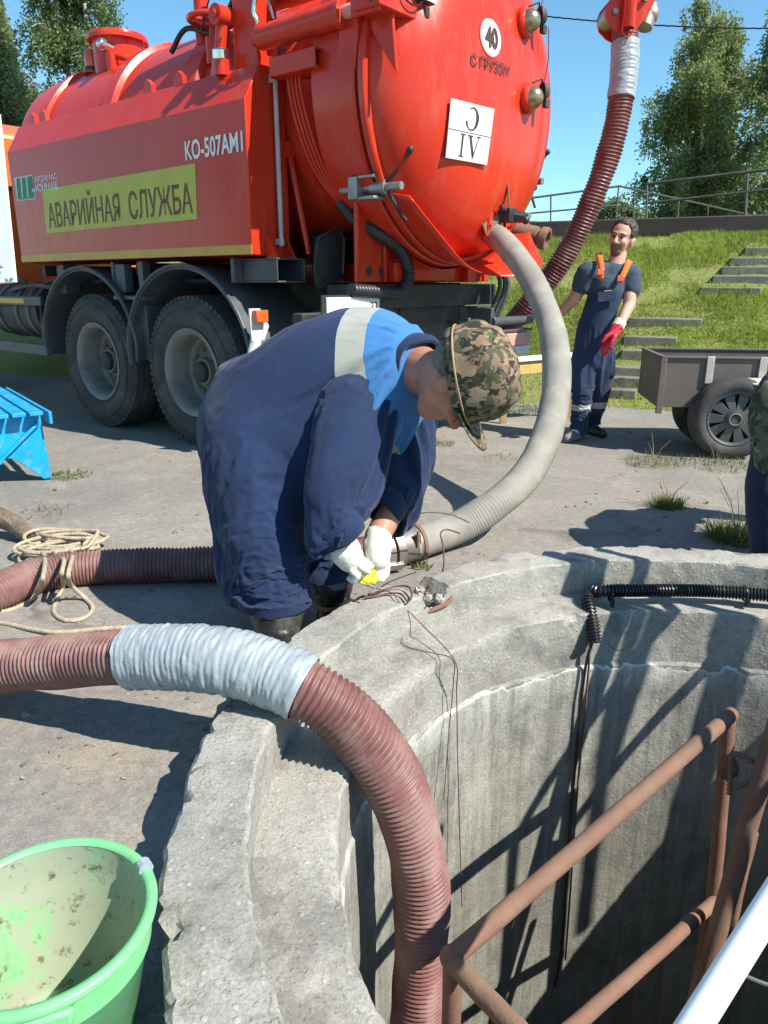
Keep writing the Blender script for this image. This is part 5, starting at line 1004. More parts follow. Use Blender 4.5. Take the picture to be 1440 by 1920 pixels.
# ================================================================== WHITE BOARD at the left edge
wq = [at(-120, 190, 5.2), at(2, 215, 5.0), at(33, 530, 5.0), at(-100, 540, 5.2)]; bo = V(wq[1].x - .15, wq[1].y + .02, 0)
wbd = empty('white_board', bo); tag(wbd, 'white metal sheet with bolts at the far left edge', 'board')
mb = MB(); n_ = (wq[1] - wq[2]).cross(wq[0] - wq[1]).normalized(); mb.add([p - bo for p in wq] + [p - bo + n_ * .02 for p in wq], [(0, 1, 2, 3), (7, 6, 5, 4), (0, 4, 5, 1), (1, 5, 6, 2), (2, 6, 7, 3), (3, 7, 4, 0)]); mb.build('sheet', M['white'], wbd, bevel=.003)
for px, py in ((2, 500), (22, 522), (12, 524)):
    p = at(px, py, 4.985) - bo; mb = MB(); mb.ball(p, .012, 8); mb.build('bolt', M['steel'], wbd)
mb = MB(); pz = at(-70, 540, 5.3) - bo; mb.cyl(V(pz.x, pz.y, -.0), V(pz.x, pz.y, 2.4), .035, 14); mb.build('post', M['steel'], wbd)

# ================================================================== LOW RAIL behind the truck
la, lb = at(930, 690, 6.9), at(1090, 676, 7.2); base = V(la.x, la.y, 0); bar = empty('low_rail', base); tag(bar, 'low yellow and white board rail on short posts beside the lamp cluster', 'rail')
mb = MB(); mb.beam(la - base + V(0, 0, -.02), lb - base + V(0, 0, -.02), .05, .12); mb.build('board', M['plank_y'], bar, bevel=.004)
mb = MB(); mb.beam(la - base + V(0, 0, .062), lb - base + V(0, 0, .062), .10, .04); mb.build('cap_board', M['white'], bar, bevel=.004)
for t in (.12, .9): p = la.lerp(lb, t) - base; mb = MB(); mb.mm((p.x - .03, p.y + .03, -.02), (p.x + .03, p.y + .09, p.z - .03)); mb.build('post', M['wood'], bar)

# ================================================================== HANDCART
hc0 = gz(1366, 860); cart = empty('handcart', hc0, rad(-8)); tag(cart, 'dark two-wheeled box handcart parked below the bank', 'handcart')
def C(name, mb, mat, par=cart, bv=.004): return mb.build(name, mat, par, bevel=bv)
x0, x1, z0, z1, yy0, yy1 = -.53, .85, .37, .745, .12, .92
for a, b in (((x0, yy0, z0), (x1, yy0 + .02, z1)), ((x0, yy1 - .02, z0), (x1, yy1, z1)), ((x0 - .02, yy0, z0), (x0, yy1, z1 - .0)), ((x1, yy0, z0), (x1 + .02, yy1, z1))): mb = MB(); mb.mm(a, b); C('side_panel', mb, M['trailer'])
mb = MB(); mb.mm((x0, yy0 + .02, z0), (x1, yy1 - .02, z0 + .02)); C('floor_panel', mb, M['trailer'])
for a, b in (((x0 - .025, yy0 - .015, z1), (x1 + .02, yy0 + .03, z1 + .018)), ((x0 - .025, yy1 - .03, z1), (x1 + .02, yy1 + .015, z1 + .018)), ((x0 - .03, yy0 + .03, z1), (x0 + .01, yy1 - .03, z1 + .018)), ((x0 - .026, yy0 - .016, z0 - .05), (x0 + .02, yy0 + .012, z1))): mb = MB(); mb.mm(a, b); C('edge_trim', mb, M['trailer'])
for x, zz in ((-.22, .56), (.16, .50)):
    mb = MB(); mb.mm((x, yy0 - .022, zz), (x + .055, yy0 - .006, z1 + .02)); C('hook_strap', mb, M['wood_pale'])
mb = MB(); mb.prism([(-.03, .0), (.42, .0), (.44, -.035), (.38, -.06), (.30, -.05), (.22, -.075), (.1, -.06), (.03, -.04)], lambda u, v, q: V(u + .0, yy0 - .03 + v * 2.4, .60 + v * .5 + q), 0, .012); C('mudguard_board', mb, M['wood_pale'])
mb = MB(); mb.cyl((0, .1, .31), (0, .8, .31), .025, 12); mb.mm((-.1, .2, .31), (.1, .26, .368)); mb.mm((-.1, .78, .31), (.1, .84, .368)); C('axle', mb, M['chassis'])
def cwheel():
    rim = MB(); rim.lathe([(.205, .0), (.212, -.008), (.20, -.012), (.188, .0), (.18, .04), (.18, .15)], ax=(0, 1, 0), seg=40); w_ = rim.build('wheel', M['fender'], cart, smooth=50)
    t = MB(); t.lathe([(.205, .0), (.22, -.02), (.26, -.03), (.295, -.015), (.31, .01), (.312, .05), (.306, .055), (.306, .065), (.312, .07), (.312, .11), (.31, .15), (.29, .175), (.25, .185), (.205, .16)], ax=(0, 1, 0), seg=48); t.build('tyre', M['tyre'], w_, smooth=40)
    d = MB(); d.lathe([(.075, .0), (.06, -.012), (.04, -.014), (.038, -.006), (.001, -.006)], ax=(0, 1, 0), seg=28); d.build('hub', M['tyre'], w_); hr = MB(); hr.lathe([(.040, -.0145), (.044, -.017), (.048, -.0135)], ax=(0, 1, 0), seg=28); hr.build('hub_ring', M['rim'], w_)
    for k in range(10):
        a = 2 * math.pi * k / 10; sp = MB(); c_, s2 = math.cos(a), math.sin(a); sp.prism([(.06, -.022), (.185, -.040), (.185, .040), (.06, .022)], lambda u, v, q: V(u * c_ - v * s2, q + (.02 if u > .1 else .0), u * s2 + v * c_), .0, .02); sp.build('spoke', M['fender'], w_, bevel=.003)
    bk_ = MB(); bk_.lathe([(.19, .07), (.001, .07)], ax=(0, 1, 0), seg=24); bk_.build('brake_disc', M['black'], w_); return w_
w1 = cwheel(); w1.location = (0, -.02, .31); w2 = copy_tree(w1, cart); w2.location = (0, .66, .31); w2.rotation_euler = (0, 0, math.pi)
mb = MB(); mb.cyl((x1, .3, .5), (x1 + .9, .42, .62), .02, 10); mb.cyl((x1, .74, .5), (x1 + .9, .62, .62), .02, 10); mb.cyl((x1 + .9, .3, .62), (x1 + .9, .74, .62), .02, 10); C('drawbar', mb, M['chassis'])
# loose stones on the yard
def stones():
    for i in range(46):
        px, py = random.uniform(60, 1340), random.uniform(860, 1000)
        if i > 30: px, py = random.uniform(20, 420), random.uniform(1180, 1420)
        p = gz(px, py)
        if math.hypot(p.x - PC.x, p.y - PC.y) < R_OUT + .05: continue
        r = random.uniform(.005, .014); mb = MB(); mb.ball((0, 0, r * .4), (r * 1.3, r, r * .7), 7); mb.v = [tuple(Vector(v) + V(*[random.uniform(-.2, .2) * r for _ in range(3)])) for v in mb.v]; ST.add(*_off(mb, p))
def _off(mb, p): return [tuple(Vector(v) + p) for v in mb.v], mb.f
ST = MB(); stones(); o = ST.build('gravel', M['step'], smooth=0); tag(o, 'loose pebbles and grit scattered on the asphalt', 'gravel', kind='stuff')
def drape(me, col_me, pin, frames=16, shrink=-.12, bend=.6, qual=4):
    """let a loose garment settle round a stand-in body so that it creases like cloth"""
    co = bpy.data.objects.new('tmp_body', col_me); COL.objects.link(co); cm = co.modifiers.new('c', 'COLLISION'); co.collision.thickness_outer = .004; co.collision.cloth_friction = 25
    o = bpy.data.objects.new('tmp_cloth', me); COL.objects.link(o); vg = o.vertex_groups.new(name='pin')
    vg.add([v.index for v in me.vertices if pin(v.co)], 1.0, 'REPLACE')
    cl = o.modifiers.new('cloth', 'CLOTH'); st = cl.settings; st.quality = qual; st.mass = .35; st.tension_stiffness = 18; st.compression_stiffness = 18; st.shear_stiffness = 6; st.bending_stiffness = bend
    st.tension_damping = 8; st.compression_damping = 8; st.air_damping = 2; st.vertex_group_mass = 'pin'; st.shrink_min = shrink; st.shrink_max = shrink
    cl.collision_settings.use_self_collision = False; cl.collision_settings.distance_min = .004; cl.collision_settings.collision_quality = 2
    cl.point_cache.frame_start = 1; cl.point_cache.frame_end = frames + 1
    for f in range(1, frames + 1): SC.frame_set(f)
    dg = bpy.context.evaluated_depsgraph_get(); out = bpy.data.meshes.new_from_object(o.evaluated_get(dg)); out.name = me.name; out.materials.clear()
    bpy.data.objects.remove(o); bpy.data.objects.remove(co); SC.frame_set(1); return out
# ================================================================== PEOPLE
def ay(px, py, y):
    r = ray(px, py); return V(0, 0, CAM_H) + r * (y / r.y)
def basis(f, u):
    u = Vector(u).normalized(); f = Vector(f); f = (f - u * f.dot(u)).normalized(); s = u.cross(f); return Matrix((f, s, u)).transposed()   # columns forward, left, up
def head_prims(mb, c, B, k, ears=True):
    def e(o, r): mb.ball(Vector(c) + B @ (Vector(o) * k), tuple(x * k for x in r), 20, B)
    e((-.012, 0, .035), (.100, .078, .088)); e((.025, 0, -.03), (.068, .064, .085)); e((.052, 0, -.092), (.036, .040, .032)); e((.066, 0, .022), (.030, .056, .020))
    e((.0, 0, -.06), (.06, .056, .05))
    for s in (-1, 1):
        e((.058, s * .040, -.030), (.030, .024, .026)); e((-.010, s * .078, -.020), (.024, .013, .037)); e((-.016, s * .088, -.006), (.016, .009, .024))
        e((.097, s * .012, -.040), (.013, .009, .009))
    mb.capsule([Vector(c) + B @ (Vector(p) * k) for p in ((.084, 0, .012), (.100, 0, -.012), (.112, 0, -.036))], [.011 * k, .012 * k, .0145 * k], 12)
    e((.083, 0, -.066), (.012, .024, .006)); e((.081, 0, -.078), (.012, .020, .007))
def cut(me, fn, keep=True):
    bm = bmesh.new(); bm.from_mesh(me); dl = [f for f in bm.faces if fn(f.calc_center_median()) != keep]; bmesh.ops.delete(bm, geom=dl, context='FACES'); bm.to_mesh(me); bm.free(); me.update()
def solid(o, t): m = o.modifiers.new('thick', 'SOLIDIFY'); m.thickness = t; m.offset = -1; return o
def skinobj(name, me, mats, parent, org, pick=None, smooth=180):
    for m in mats: me.materials.append(m)
    if pick: me.polygons.foreach_set('material_index', [pick(p.center) for p in me.polygons])
    me.transform(Matrix.Translation(-Vector(org))); o = mkobj(name, me, parent, smooth=smooth); return o
def hand(mb, wrist, knuck, spread, curl, k=1.0, thumb=None, r=.0105):
    """palm from wrist to knuckle line; spread: vector across the knuckles; curl: list of two bend vectors"""
    w, kn = Vector(wrist), Vector(knuck); sp = Vector(spread).normalized()
    for t in (-1.2, -.4, .4, 1.2): mb.capsule([w.lerp(kn, .25) + sp * t * .016 * k, w.lerp(kn, .65) + sp * t * .021 * k, kn + sp * t * .024 * k], [.021 * k, .021 * k, .0145 * k], 10)
    for i, t in enumerate((-1.5, -.5, .5, 1.5)):
        L = (.9, 1.05, 1.0, .78)[i]; p0 = kn + sp * t * .0245 * k; p1 = p0 + Vector(curl[0]) * L; p2 = p1 + Vector(curl[1]) * L; p3 = p2 + Vector(curl[2]) * L
        mb.capsule([p0, p1, p2, p3], [r * 1.12 * k, r * 1.05 * k, r * k, r * .85 * k], 10)
    if thumb: mb.capsule([w.lerp(kn, .25) + sp * thumb[0] * .03 * k] + [Vector(p) for p in thumb[1:]], [.017 * k, .0135 * k, .011 * k][:len(thumb)], 10)

# ------------------------------------------------------------------ bent worker
org = gz(560, 1190); org.z = 0
wk = empty('person', org); tag(wk, 'stout worker in blue overalls and camouflage cap bending over the hose coupling', 'person')
hk_ = 1.30; hc_ = at(862, 714, 2.46); HB_ = basis((.24, .02, -.97), (.95, -.26, .20))
neck0 = at(775, 692, 2.66)
Rsh, Rel, Rcf, Rwr = at(652, 752, 2.60), at(612, 925, 2.47), at(636, 995, 2.49), at(646, 1018, 2.52)
Lsh, Lel, Lcf, Lwr = at(768, 745, 2.92), at(768, 890, 2.86), at(722, 952, 2.74), at(711, 1000, 2.68)
mb = MB(); head_prims(mb, hc_, HB_, hk_)
mb.capsule([neck0, hc_ + HB_ @ V(-.02, 0, -.05)], [.085, .078], 18)
mb.capsule([at(475, 795, 2.8), at(600, 700, 2.8), at(700, 695, 2.78), neck0], [.17, .19, .17, .10], 18)
mb.capsule([at(690, 700, 2.78), Rsh, Rel, Rwr, at(656, 1040, 2.54)], [.10, .085, .06, .044, .034], 16); mb.capsule([at(720, 710, 2.8), Lsh, Lel, Lwr, at(707, 1030, 2.66)], [.10, .08, .058, .047, .034], 16)
mb.capsule([at(475, 830, 2.74), at(490, 1010, 2.66), at(520, 1195, 2.60)], [.14, .09, .06], 16); mb.capsule([at(520, 850, 2.88), at(590, 1000, 2.91), at(622, 1130, 2.90)], [.13, .085, .06], 16)
me = remesh(mb, 'body', .0075, 5); skinobj('body', me, [M['skin']], wk, org)
# overalls: trunk and legs, then the two sleeves set in at the shoulder seam
ax = (at(760, 690, 2.70) - at(480, 800, 2.8)).normalized(); cref = at(606, 696, 2.79)
ya, yb = at(716, 574, 2.78), at(662, 694, 2.56); dl_ = (yb - ya).normalized(); pn = (ax - dl_ * ax.dot(dl_)).normalized()
def yoke_mat():
    m = Mat('two_tone_workwear', .9, 0, .25); nt = m.nt
    def cl(c1, c2, st, amt):
        c = mixc(nt, ramp(nt, noise(nt, m.v, 5, 5), [(.35, (0, 0, 0)), (.65, (1, 1, 1))]), c1, c2)
        return mixc(nt, ramp(nt, noise(nt, m.v, 5.5, 8, .7), [(.56, (0, 0, 0)), (.72, (amt, amt, amt))]), c, st)
    navy = cl((.015, .031, .082), (.011, .023, .062), (.05, .068, .11), .35); roy = cl((.05, .18, .40), (.042, .155, .36), (.09, .19, .34), .3); gry = cl((.33, .34, .30), (.28, .29, .25), (.3, .3, .27), .3)
    dp = nt.nodes.new('ShaderNodeVectorMath'); dp.operation = 'DOT_PRODUCT'; nt.links.new(m.v, dp.inputs[0]); dp.inputs[1].default_value = tuple(pn)
    q = math_(nt, 'ADD', math_(nt, 'SUBTRACT', dp.outputs['Value'], pn.dot(ya - org)), math_(nt, 'MULTIPLY', math_(nt, 'SUBTRACT', noise(nt, m.v, 4, 2), .5), .02))
    sx = nt.nodes.new('ShaderNodeSeparateXYZ'); nt.links.new(m.v, sx.inputs[0]); hi = math_(nt, 'GREATER_THAN', sx.outputs[2], .56)
    c = mixc(nt, math_(nt, 'MULTIPLY', math_(nt, 'GREATER_THAN', q, -.048), hi), navy, gry); c = mixc(nt, math_(nt, 'MULTIPLY', math_(nt, 'GREATER_THAN', q, .046), hi), c, roy)
    m.set('Base Color', c); m.set('Sheen Weight', .12)
    seam = math_(nt, 'MULTIPLY', math_(nt, 'LESS_THAN', math_(nt, 'ABSOLUTE', math_(nt, 'SUBTRACT', math_(nt, 'ABSOLUTE', q), .047)), .004), -1.2)
    m.bump(math_(nt, 'ADD', math_(nt, 'ADD', noise(nt, m.v, 16, 4), math_(nt, 'MULTIPLY', noise(nt, m.v, 260, 2), .25)), seam), .35, .008); return m.m
M['workwear'] = yoke_mat()
def opened(me, keep): cut(me, keep); return me
def grow(chains, k, off, voxel, sm, name):
    mb = MB()
    for pts, rs in chains: mb.capsule(pts, [r * k + off for r in rs], 22)
    return remesh(mb, name, voxel, sm)
TRUNK = [([at(474, 800, 2.80), at(528, 722, 2.80), at(606, 696, 2.79), at(690, 692, 2.76), at(736, 697, 2.73)], (.222, .252, .262, .238, .172)),
         ([at(590, 800, 2.79), at(690, 760, 2.77)], (.19, .16)),
         ([at(476, 820, 2.74), at(474, 900, 2.72), at(486, 985, 2.68), at(508, 1052, 2.64), at(516, 1120, 2.63)], (.212, .188, .160, .136, .128)),
         ([at(520, 840, 2.88), at(556, 920, 2.92), at(596, 1000, 2.91), at(614, 1050, 2.90), at(618, 1110, 2.90)], (.20, .16, .130, .115, .108))]
me = drape(opened(grow(TRUNK, 1.03, .004, .0138, 3, 'overalls'), lambda c: c.z > .21), grow(TRUNK, .95, -.006, .022, 3, 'tmp'), lambda c: c.z < .25 or (c - at(736, 697, 2.73)).length < .13 or (c - neck0).length < .16, 15, -.15, .3, 3)
o = skinobj('overalls', me, [M['workwear']], wk, org); q_ = o.modifiers.new('s', 'SUBSURF'); q_.levels = q_.render_levels = 1
for (sh, mid, el, fo, cf, inn, rs) in ((Rsh, at(632, 845, 2.52), Rel, at(618, 968, 2.47), Rcf, at(705, 722, 2.72), (.12, .144, .126, .114, .098, .070)), (Lsh, at(778, 830, 2.90), Lel, at(748, 925, 2.80), Lcf, at(725, 725, 2.84), (.12, .135, .115, .102, .088, .068))):
    CH = [([inn, sh, mid, el, fo, cf], rs)]
    cdir = (cf - fo).normalized(); me = drape(opened(grow(CH, 1, .0, .0115, 3, 'sleeve'), lambda c: (c - cf).dot(cdir) < .01 or (c - cf).length > .16), grow(CH, .70, -.004, .018, 3, 'tmp'), lambda c: (c - inn).length < .13 or abs((c - cf).dot(cdir)) < .025 and (c - cf).length < .14, 16, -.26, .25, 3)
    o = skinobj('sleeve', me, [M['navy']], wk, org); q_ = o.modifiers.new('s', 'SUBSURF'); q_.levels = q_.render_levels = 1
for a, b, r in ((at(618, 968, 2.47), Rcf, .078), (at(740, 930, 2.78), Lcf, .072)):
    d = (b - a).normalized(); mb = MB(); mb.lathe([(r - .012, .035), (r + .004, .03), (r + .008, .0), (r + .006, -.03), (r - .002, -.045)], o=b - org, ax=d, seg=32); mb.v = [tuple(Vector(v) + V(*[.007 * fbm((v[0] * 14 + i * 3, v[1] * 14, v[2] * 14), 2) for i in range(3)])) for v in mb.v]; mb.build('cuff', M['navy'], wk, smooth=70)
d = (hc_ - neck0).normalized(); mb = MB(); mb.lathe([(.10, -.05), (.118, -.04), (.120, .0), (.106, .022), (.097, .018), (.10, -.03)], o=at(786, 690, 2.62) - org, ax=d, seg=40); mb.v = [tuple(Vector(v) + V(*[.010 * fbm((v[0] * 9 + i * 3, v[1] * 9, v[2] * 9), 2) for i in range(3)])) for v in mb.v]; mb.build('collar', M['navy'], wk, smooth=70)
# boots
for (ta, tb_, tr_, lab) in ((at(516, 1088, 2.635), at(522, 1200, 2.60), .110, 0), (at(618, 1082, 2.90), at(622, 1140, 2.90), .094, 1)):
    mb = MB(); foot = V(tb_.x, tb_.y, .055); mb.capsule([ta, ta.lerp(V(tb_.x, tb_.y, .12), .5), V(tb_.x, tb_.y, .14)], [tr_, tr_ * .9, tr_ * .72], 24); mb.capsule([foot, foot + V(.10, .01, 0), foot + V(.19, .02, -.005)], [.062, .056, .047], 16)
    me = remesh(mb, 'boot', .009, 4); displace(me, lambda c, n: .009 * fbm((c[0] * 6, c[1] * 6, c[2] * 14), 3)); skinobj('boot', me, [M['boot']], wk, org)
# gloves
mb = MB(); hand(mb, at(642, 1012, 2.515), at(668, 1058, 2.535), at(660, 1066, 2.50) - at(676, 1046, 2.56), [at(683, 1072, 2.535) - at(668, 1058, 2.535), at(674, 1084, 2.55) - at(683, 1072, 2.535), at(662, 1078, 2.56) - at(674, 1084, 2.55)], 1.12, thumb=(-1.0, at(676, 1062, 2.50), at(690, 1072, 2.52)))
mb.capsule([at(637, 1012, 2.51), at(648, 1034, 2.52), at(656, 1046, 2.525)], [.052, .056, .050], 16); me = remesh(mb, 'glove', .0042, 3); skinobj('glove', me, [M['glove'], M['glove_y']], wk, org, lambda c: 1 if (at(676, 1078, 2.53) - Vector(c)).length < .026 else 0)
mb = MB(); hand(mb, at(709, 1005, 2.675), at(706, 1058, 2.645), at(688, 1056, 2.63) - at(724, 1056, 2.66), [at(704, 1078, 2.635) - at(706, 1058, 2.645), at(694, 1090, 2.625) - at(704, 1078, 2.635), at(682, 1086, 2.62) - at(694, 1090, 2.625)], 1.15, thumb=(1.1, at(692, 1062, 2.62), at(678, 1078, 2.61)))
mb.capsule([at(709, 1006, 2.675), at(707, 1030, 2.66), at(707, 1046, 2.65)], [.050, .052, .048], 16); me = remesh(mb, 'glove', .0042, 3)
skinobj('glove', me, [M['glove'], M['glove_y']], wk, org, lambda c: 1 if (Vector(c) - at(690, 1084, 2.62)).length < .040 else 0)
# cap
CB = basis(HB_ @ V(1, 0, 0), HB_ @ V(0, 0, 1)); cc = hc_ + HB_ @ (V(-.010, 0, .042) * hk_)
mb = MB(); seg = 48; rows = []; nr = 16
for i in range(nr + 1):
    p = math.pi * .5 * i / nr
    for k in range(seg):
        a = 2 * math.pi * k / seg; f, s = math.cos(a), math.sin(a); rr = math.sin(p) ** .82; hgt = math.cos(p)
        q = V(f * .127 * rr, s * .104 * rr, -.012 + .122 * hgt ** .9); q *= hk_; q += q.normalized() * (.013 * fbm((q.x * 11, q.y * 11, q.z * 11), 3) + .005 * math.sin(q.y * 60 + 20 * q.z)); rows.append(cc + CB @ q - org)
for i in range(1): pass
fs = [(i * seg + k, (i + 1) * seg + k, (i + 1) * seg + (k + 1) % seg, i * seg + (k + 1) % seg) for i in range(nr) for k in range(seg)]; base_i = nr * seg
band = []
for dz, gr_ in ((-.035, 1.0), (-.055, .985)):
    for k in range(seg): a = 2 * math.pi * k / seg; band.append(cc + CB @ (V(math.cos(a) * .127 * gr_, math.sin(a) * .104 * gr_, dz) * hk_) - org)
vs = rows + band
for j in range(2): fs += [(base_i + j * seg + k, base_i + (j + 1) * seg + k, base_i + (j + 1) * seg + (k + 1) % seg, base_i + j * seg + (k + 1) % seg) for k in range(seg)]
mb.add(vs, fs); cap = mb.build('cap', M['camo_cap'], wk, smooth=60); solid(cap, .004)
mb = MB(); bv_ = []; n1 = 17
for i in range(n1):
    a = rad(-62) + rad(124) * i / (n1 - 1); ext = .075 * math.cos(a * .9) ** .5
    for q in (0, .35, .7, 1.0): bv_.append(cc + CB @ (V((.124 + ext * q) * math.cos(a * (1 - .12 * q)), .104 * math.sin(a) * (1 + .04 * q), -.045 + .040 * q - .035 * math.sin(a) ** 2 * q) * hk_) - org)
mb.add(bv_, [(i * 4 + j, i * 4 + j + 1, (i + 1) * 4 + j + 1, (i + 1) * 4 + j) for i in range(n1 - 1) for j in range(3)]); o = mb.build('cap_brim', M['camo_cap'], cap, smooth=70); m_ = o.modifiers.new('t', 'SOLIDIFY'); m_.thickness = .006
mb = MB(); mb.tube([cc + CB @ (V(math.cos(a) * .130, math.sin(a) * .107, -.030) * hk_) - org for a in np.linspace(0, 2 * math.pi, 49)], .0032, 6, caps=False); mb.build('cap_piping', M['wood'], cap)
mb = MB(); mb.ball(cc + CB @ V(-.12, .03, .03) - org, (.03, .05, .035), 12, CB); mb.v = [tuple(Vector(v) + V(*[.012 * fbm((v[0] * 20 + i, v[1] * 20, v[2] * 20), 2) for i in range(3)])) for v in mb.v]; mb.build('cap_fold', M['camo_cap'], cap)
mb = MB(); rr = []
for s in (-1, 1): mb.ball(hc_ + HB_ @ (V(.083, s * .032, .002) * hk_) - org, .011 * hk_, 10)
mb.build('eye', simple('dark_eye', (.03, .02, .015), None, .2, bstr=0), wk)
mb = MB(); pts = [(-.082, s_ * .06, .02) for s_ in (-1, 1)]; mb.ball(hc_ + HB_ @ (V(-.052, 0, -.005) * hk_) - org, (.062 * hk_, .074 * hk_, .055 * hk_), 20, HB_); mb.build('hair', simple('grey_hair', (.12, .1, .08), (.2, .18, .15), .8, ns=60, bs=180, bstr=.5), wk)
# pliers
pp = empty('pliers', at(690, 1096, 2.62)); tag(pp, 'small pliers held in the white gloves, twisting wire', 'pliers')
for s in (-1, 1):
    mb = MB(); mb.tube(catmull([at(655, 1072 + s * 4, 2.6) - pp.location, at(675, 1086 + s * 5, 2.61) - pp.location, V(0, 0, .0)], 6), .006, 8); mb.build('grip', M['glove_y'], pp)
    mb = MB(); mb.tube([V(0, 0, 0), at(704, 1103 + s, 2.62) - pp.location], [.007, .003], 8); mb.build('jaw', M['steel'], pp)

# ------------------------------------------------------------------ man by the bank
Y0 = 6.35; org = gz(1092, 826); org.z = 0
A = lambda px, py, dy=0: ay(px, py, Y0 + dy)
mn = empty('person', org); tag(mn, 'man in navy bib overalls with orange straps and one red glove standing by the bank', 'person')
hc2 = A(1166, 446); H2 = basis((-.62, -.76, -.22), (.17, -.08, 1)); k2 = 1.12
mb = MB(); head_prims(mb, hc2, H2, k2); mb.capsule([A(1152, 505), hc2 + H2 @ V(-.02, 0, -.05)], [.072, .062], 16)
mb.capsule([A(1114, 650), A(1120, 600), A(1136, 545), A(1146, 512)], [.105, .10, .118, .085], 18)
RS, RE, RW = A(1100, 512, -.02), A(1077, 560, .02), A(1045, 592, .12); LS, LE, LW = A(1182, 516, -.02), A(1180, 572, -.12), A(1160, 612, -.26)
mb.capsule([A(1130, 510), RS, RE, RW, A(1036, 606, .16)], [.07, .068, .052, .036, .034], 14); mb.capsule([A(1155, 512), LS, LE, LW, A(1150, 628, -.28)], [.07, .066, .050, .035, .03], 14)
mb.capsule([A(1100, 665), A(1092, 735, -.03), A(1085, 802, .0)], [.08, .06, .045], 14); mb.capsule([A(1130, 665), A(1122, 735, .10), A(1108, 795, .24)], [.08, .06, .045], 14)
me = remesh(mb, 'body', .008, 3)
bj = hc2 + H2 @ (V(.07, 0, -.085) * k2)
skinobj('body', me, [M['skin_pale'], M['beard']], mn, org, lambda c: 1 if (Vector(c) - bj).length < .050 * k2 else 0)
mb = MB(); mb.capsule([A(1118, 620), A(1128, 575), A(1138, 540), A(1146, 515)], [.130, .130, .152, .112], 20); mb.capsule([A(1130, 512), RS, A(1090, 535)], [.10, .088, .082], 16); mb.capsule([A(1155, 514), LS, A(1183, 545, -.06)], [.10, .088, .080], 16)
me = remesh(mb, 'tshirt', .009, 4); displace(me, lambda c, n: .008 * fbm((c[0] * 7, c[1] * 7, c[2] * 9), 3)); skinobj('tshirt', me, [M['tee']], mn, org)
mb = MB(); mb.capsule([A(1114, 655), A(1116, 615), A(1127, 578), A(1134, 545)], [.150, .142, .142, .138], 20)
mb.capsule([A(1100, 665), A(1094, 735, -.03), A(1087, 802, 0)], [.125, .105, .088], 16); mb.capsule([A(1130, 665), A(1118, 735, .06), A(1105, 792, .2)], [.125, .102, .085], 16)
MC = [([A(1100, 665), A(1092, 735, -.05), A(1085, 806, -.02)], (.112, .092, .074)), ([A(1130, 665), A(1122, 735, .10), A(1108, 797, .24)], (.112, .090, .072)), ([A(1114, 655), A(1116, 615), A(1127, 578), A(1134, 545)], (.150, .152, .162, .164))]
me = drape(grow(MC, .97, 0, .0125, 1, 'overalls'), grow(MC, .80, 0, .022, 1, 'tmp'), lambda c: c.z < .1 or c.z > .95, 14, -.14, .3, 3); fr = V(-.30, -.95, 0).normalized()
def mf(c, n): return .010 * fbm((c[0] * 7, c[1] * 7, c[2] * 10), 3) + (.008 * math.sin(c[2] * 46 + 3 * fbm((c[0] * 6, c[1] * 6, c[2] * 3), 2)) if c[2] < .75 else 0)
wz = A(1120, 600).z; bz = A(1134, 553).z
def bibkeep(c):
    if c.z < wz: return True
    ctr = A(1118, 610).lerp(A(1136, 545), (c.z - wz) / (bz - wz)); rel = c - ctr; sd = rel.cross(V(0, 0, 1)).dot(fr); return c.z < bz and rel.dot(fr) > .03 and abs(V(rel.x, rel.y, 0).dot(V(.95, -.30, 0))) < .135
cut(me, bibkeep)
skinobj('overalls', me, [M['bib'], M['reflect']], mn, org, lambda c: 1 if (A(1090, 768).z < c.z < A(1090, 756).z and c.y < 6.42) or (A(1110, 776).z < c.z < A(1110, 765).z and c.y > 6.42) else 0)
def strap(pts, wd, mat, name):
    mb = MB(); P = catmull(pts, 6); vs = []
    for i, p in enumerate(P):
        t = (P[min(i + 1, len(P) - 1)] - P[max(i - 1, 0)]).normalized(); s = t.cross(fr).normalized(); vs += [p - s * wd - org, p + s * wd - org]
    mb.add(vs, [(2 * i, 2 * i + 1, 2 * i + 3, 2 * i + 2) for i in range(len(P) - 1)]); o = mb.build(name, mat, mn, smooth=60); solid(o, .008)
F_ = fr * .02
strap([A(1123, 474, .10), A(1123, 480, -.06), A(1127, 500, -.165), A(1126, 522, -.19)], .024, M['orange_strap'], 'strap'); strap([A(1183, 488, .06), A(1178, 494, -.08), A(1170, 512, -.165), A(1161, 530, -.19)], .022, M['orange_strap'], 'strap')
for p in (A(1126, 510, -.20), A(1164, 522, -.20)): mb = MB(); mb.box(p - org, (.055, .016, .045)); mb.build('buckle', M['lamp_or'], mn, bevel=.003)
mb = MB(); mb.box(A(1138, 556, -.185) - org, (.15, .012, .075), Matrix.Rotation(-.12, 3, 'Y')); mb.build('bib_pocket', M['bib'], mn, bevel=.004)
mb = MB(); mb.box(A(1140, 545, -.193) - org, (.06, .004, .006), Matrix.Rotation(-.12, 3, 'Y')); mb.build('pocket_mark', M['fade_red'], mn)
mb = MB(); mb.box(A(1146, 690, -.02) - org, (.05, .10, .14), Matrix.Rotation(-.1, 3, 'Y')); mb.build('thigh_pocket', M['bib'], mn, bevel=.012)
mb = MB(); w_ = A(1159, 610, -.26); kn = A(1146, 634, -.30); hand(mb, w_, kn, V(.3, -.9, .3), [A(1138, 648, -.31) - kn, A(1134, 657, -.30) - A(1138, 648, -.31), A(1138, 662, -.28) - A(1134, 657, -.30)], 1.35, thumb=(1.2, A(1136, 632, -.33), A(1130, 640, -.33)), r=.012); mb.capsule([w_, w_.lerp(kn, .6)], [.046, .05], 12)
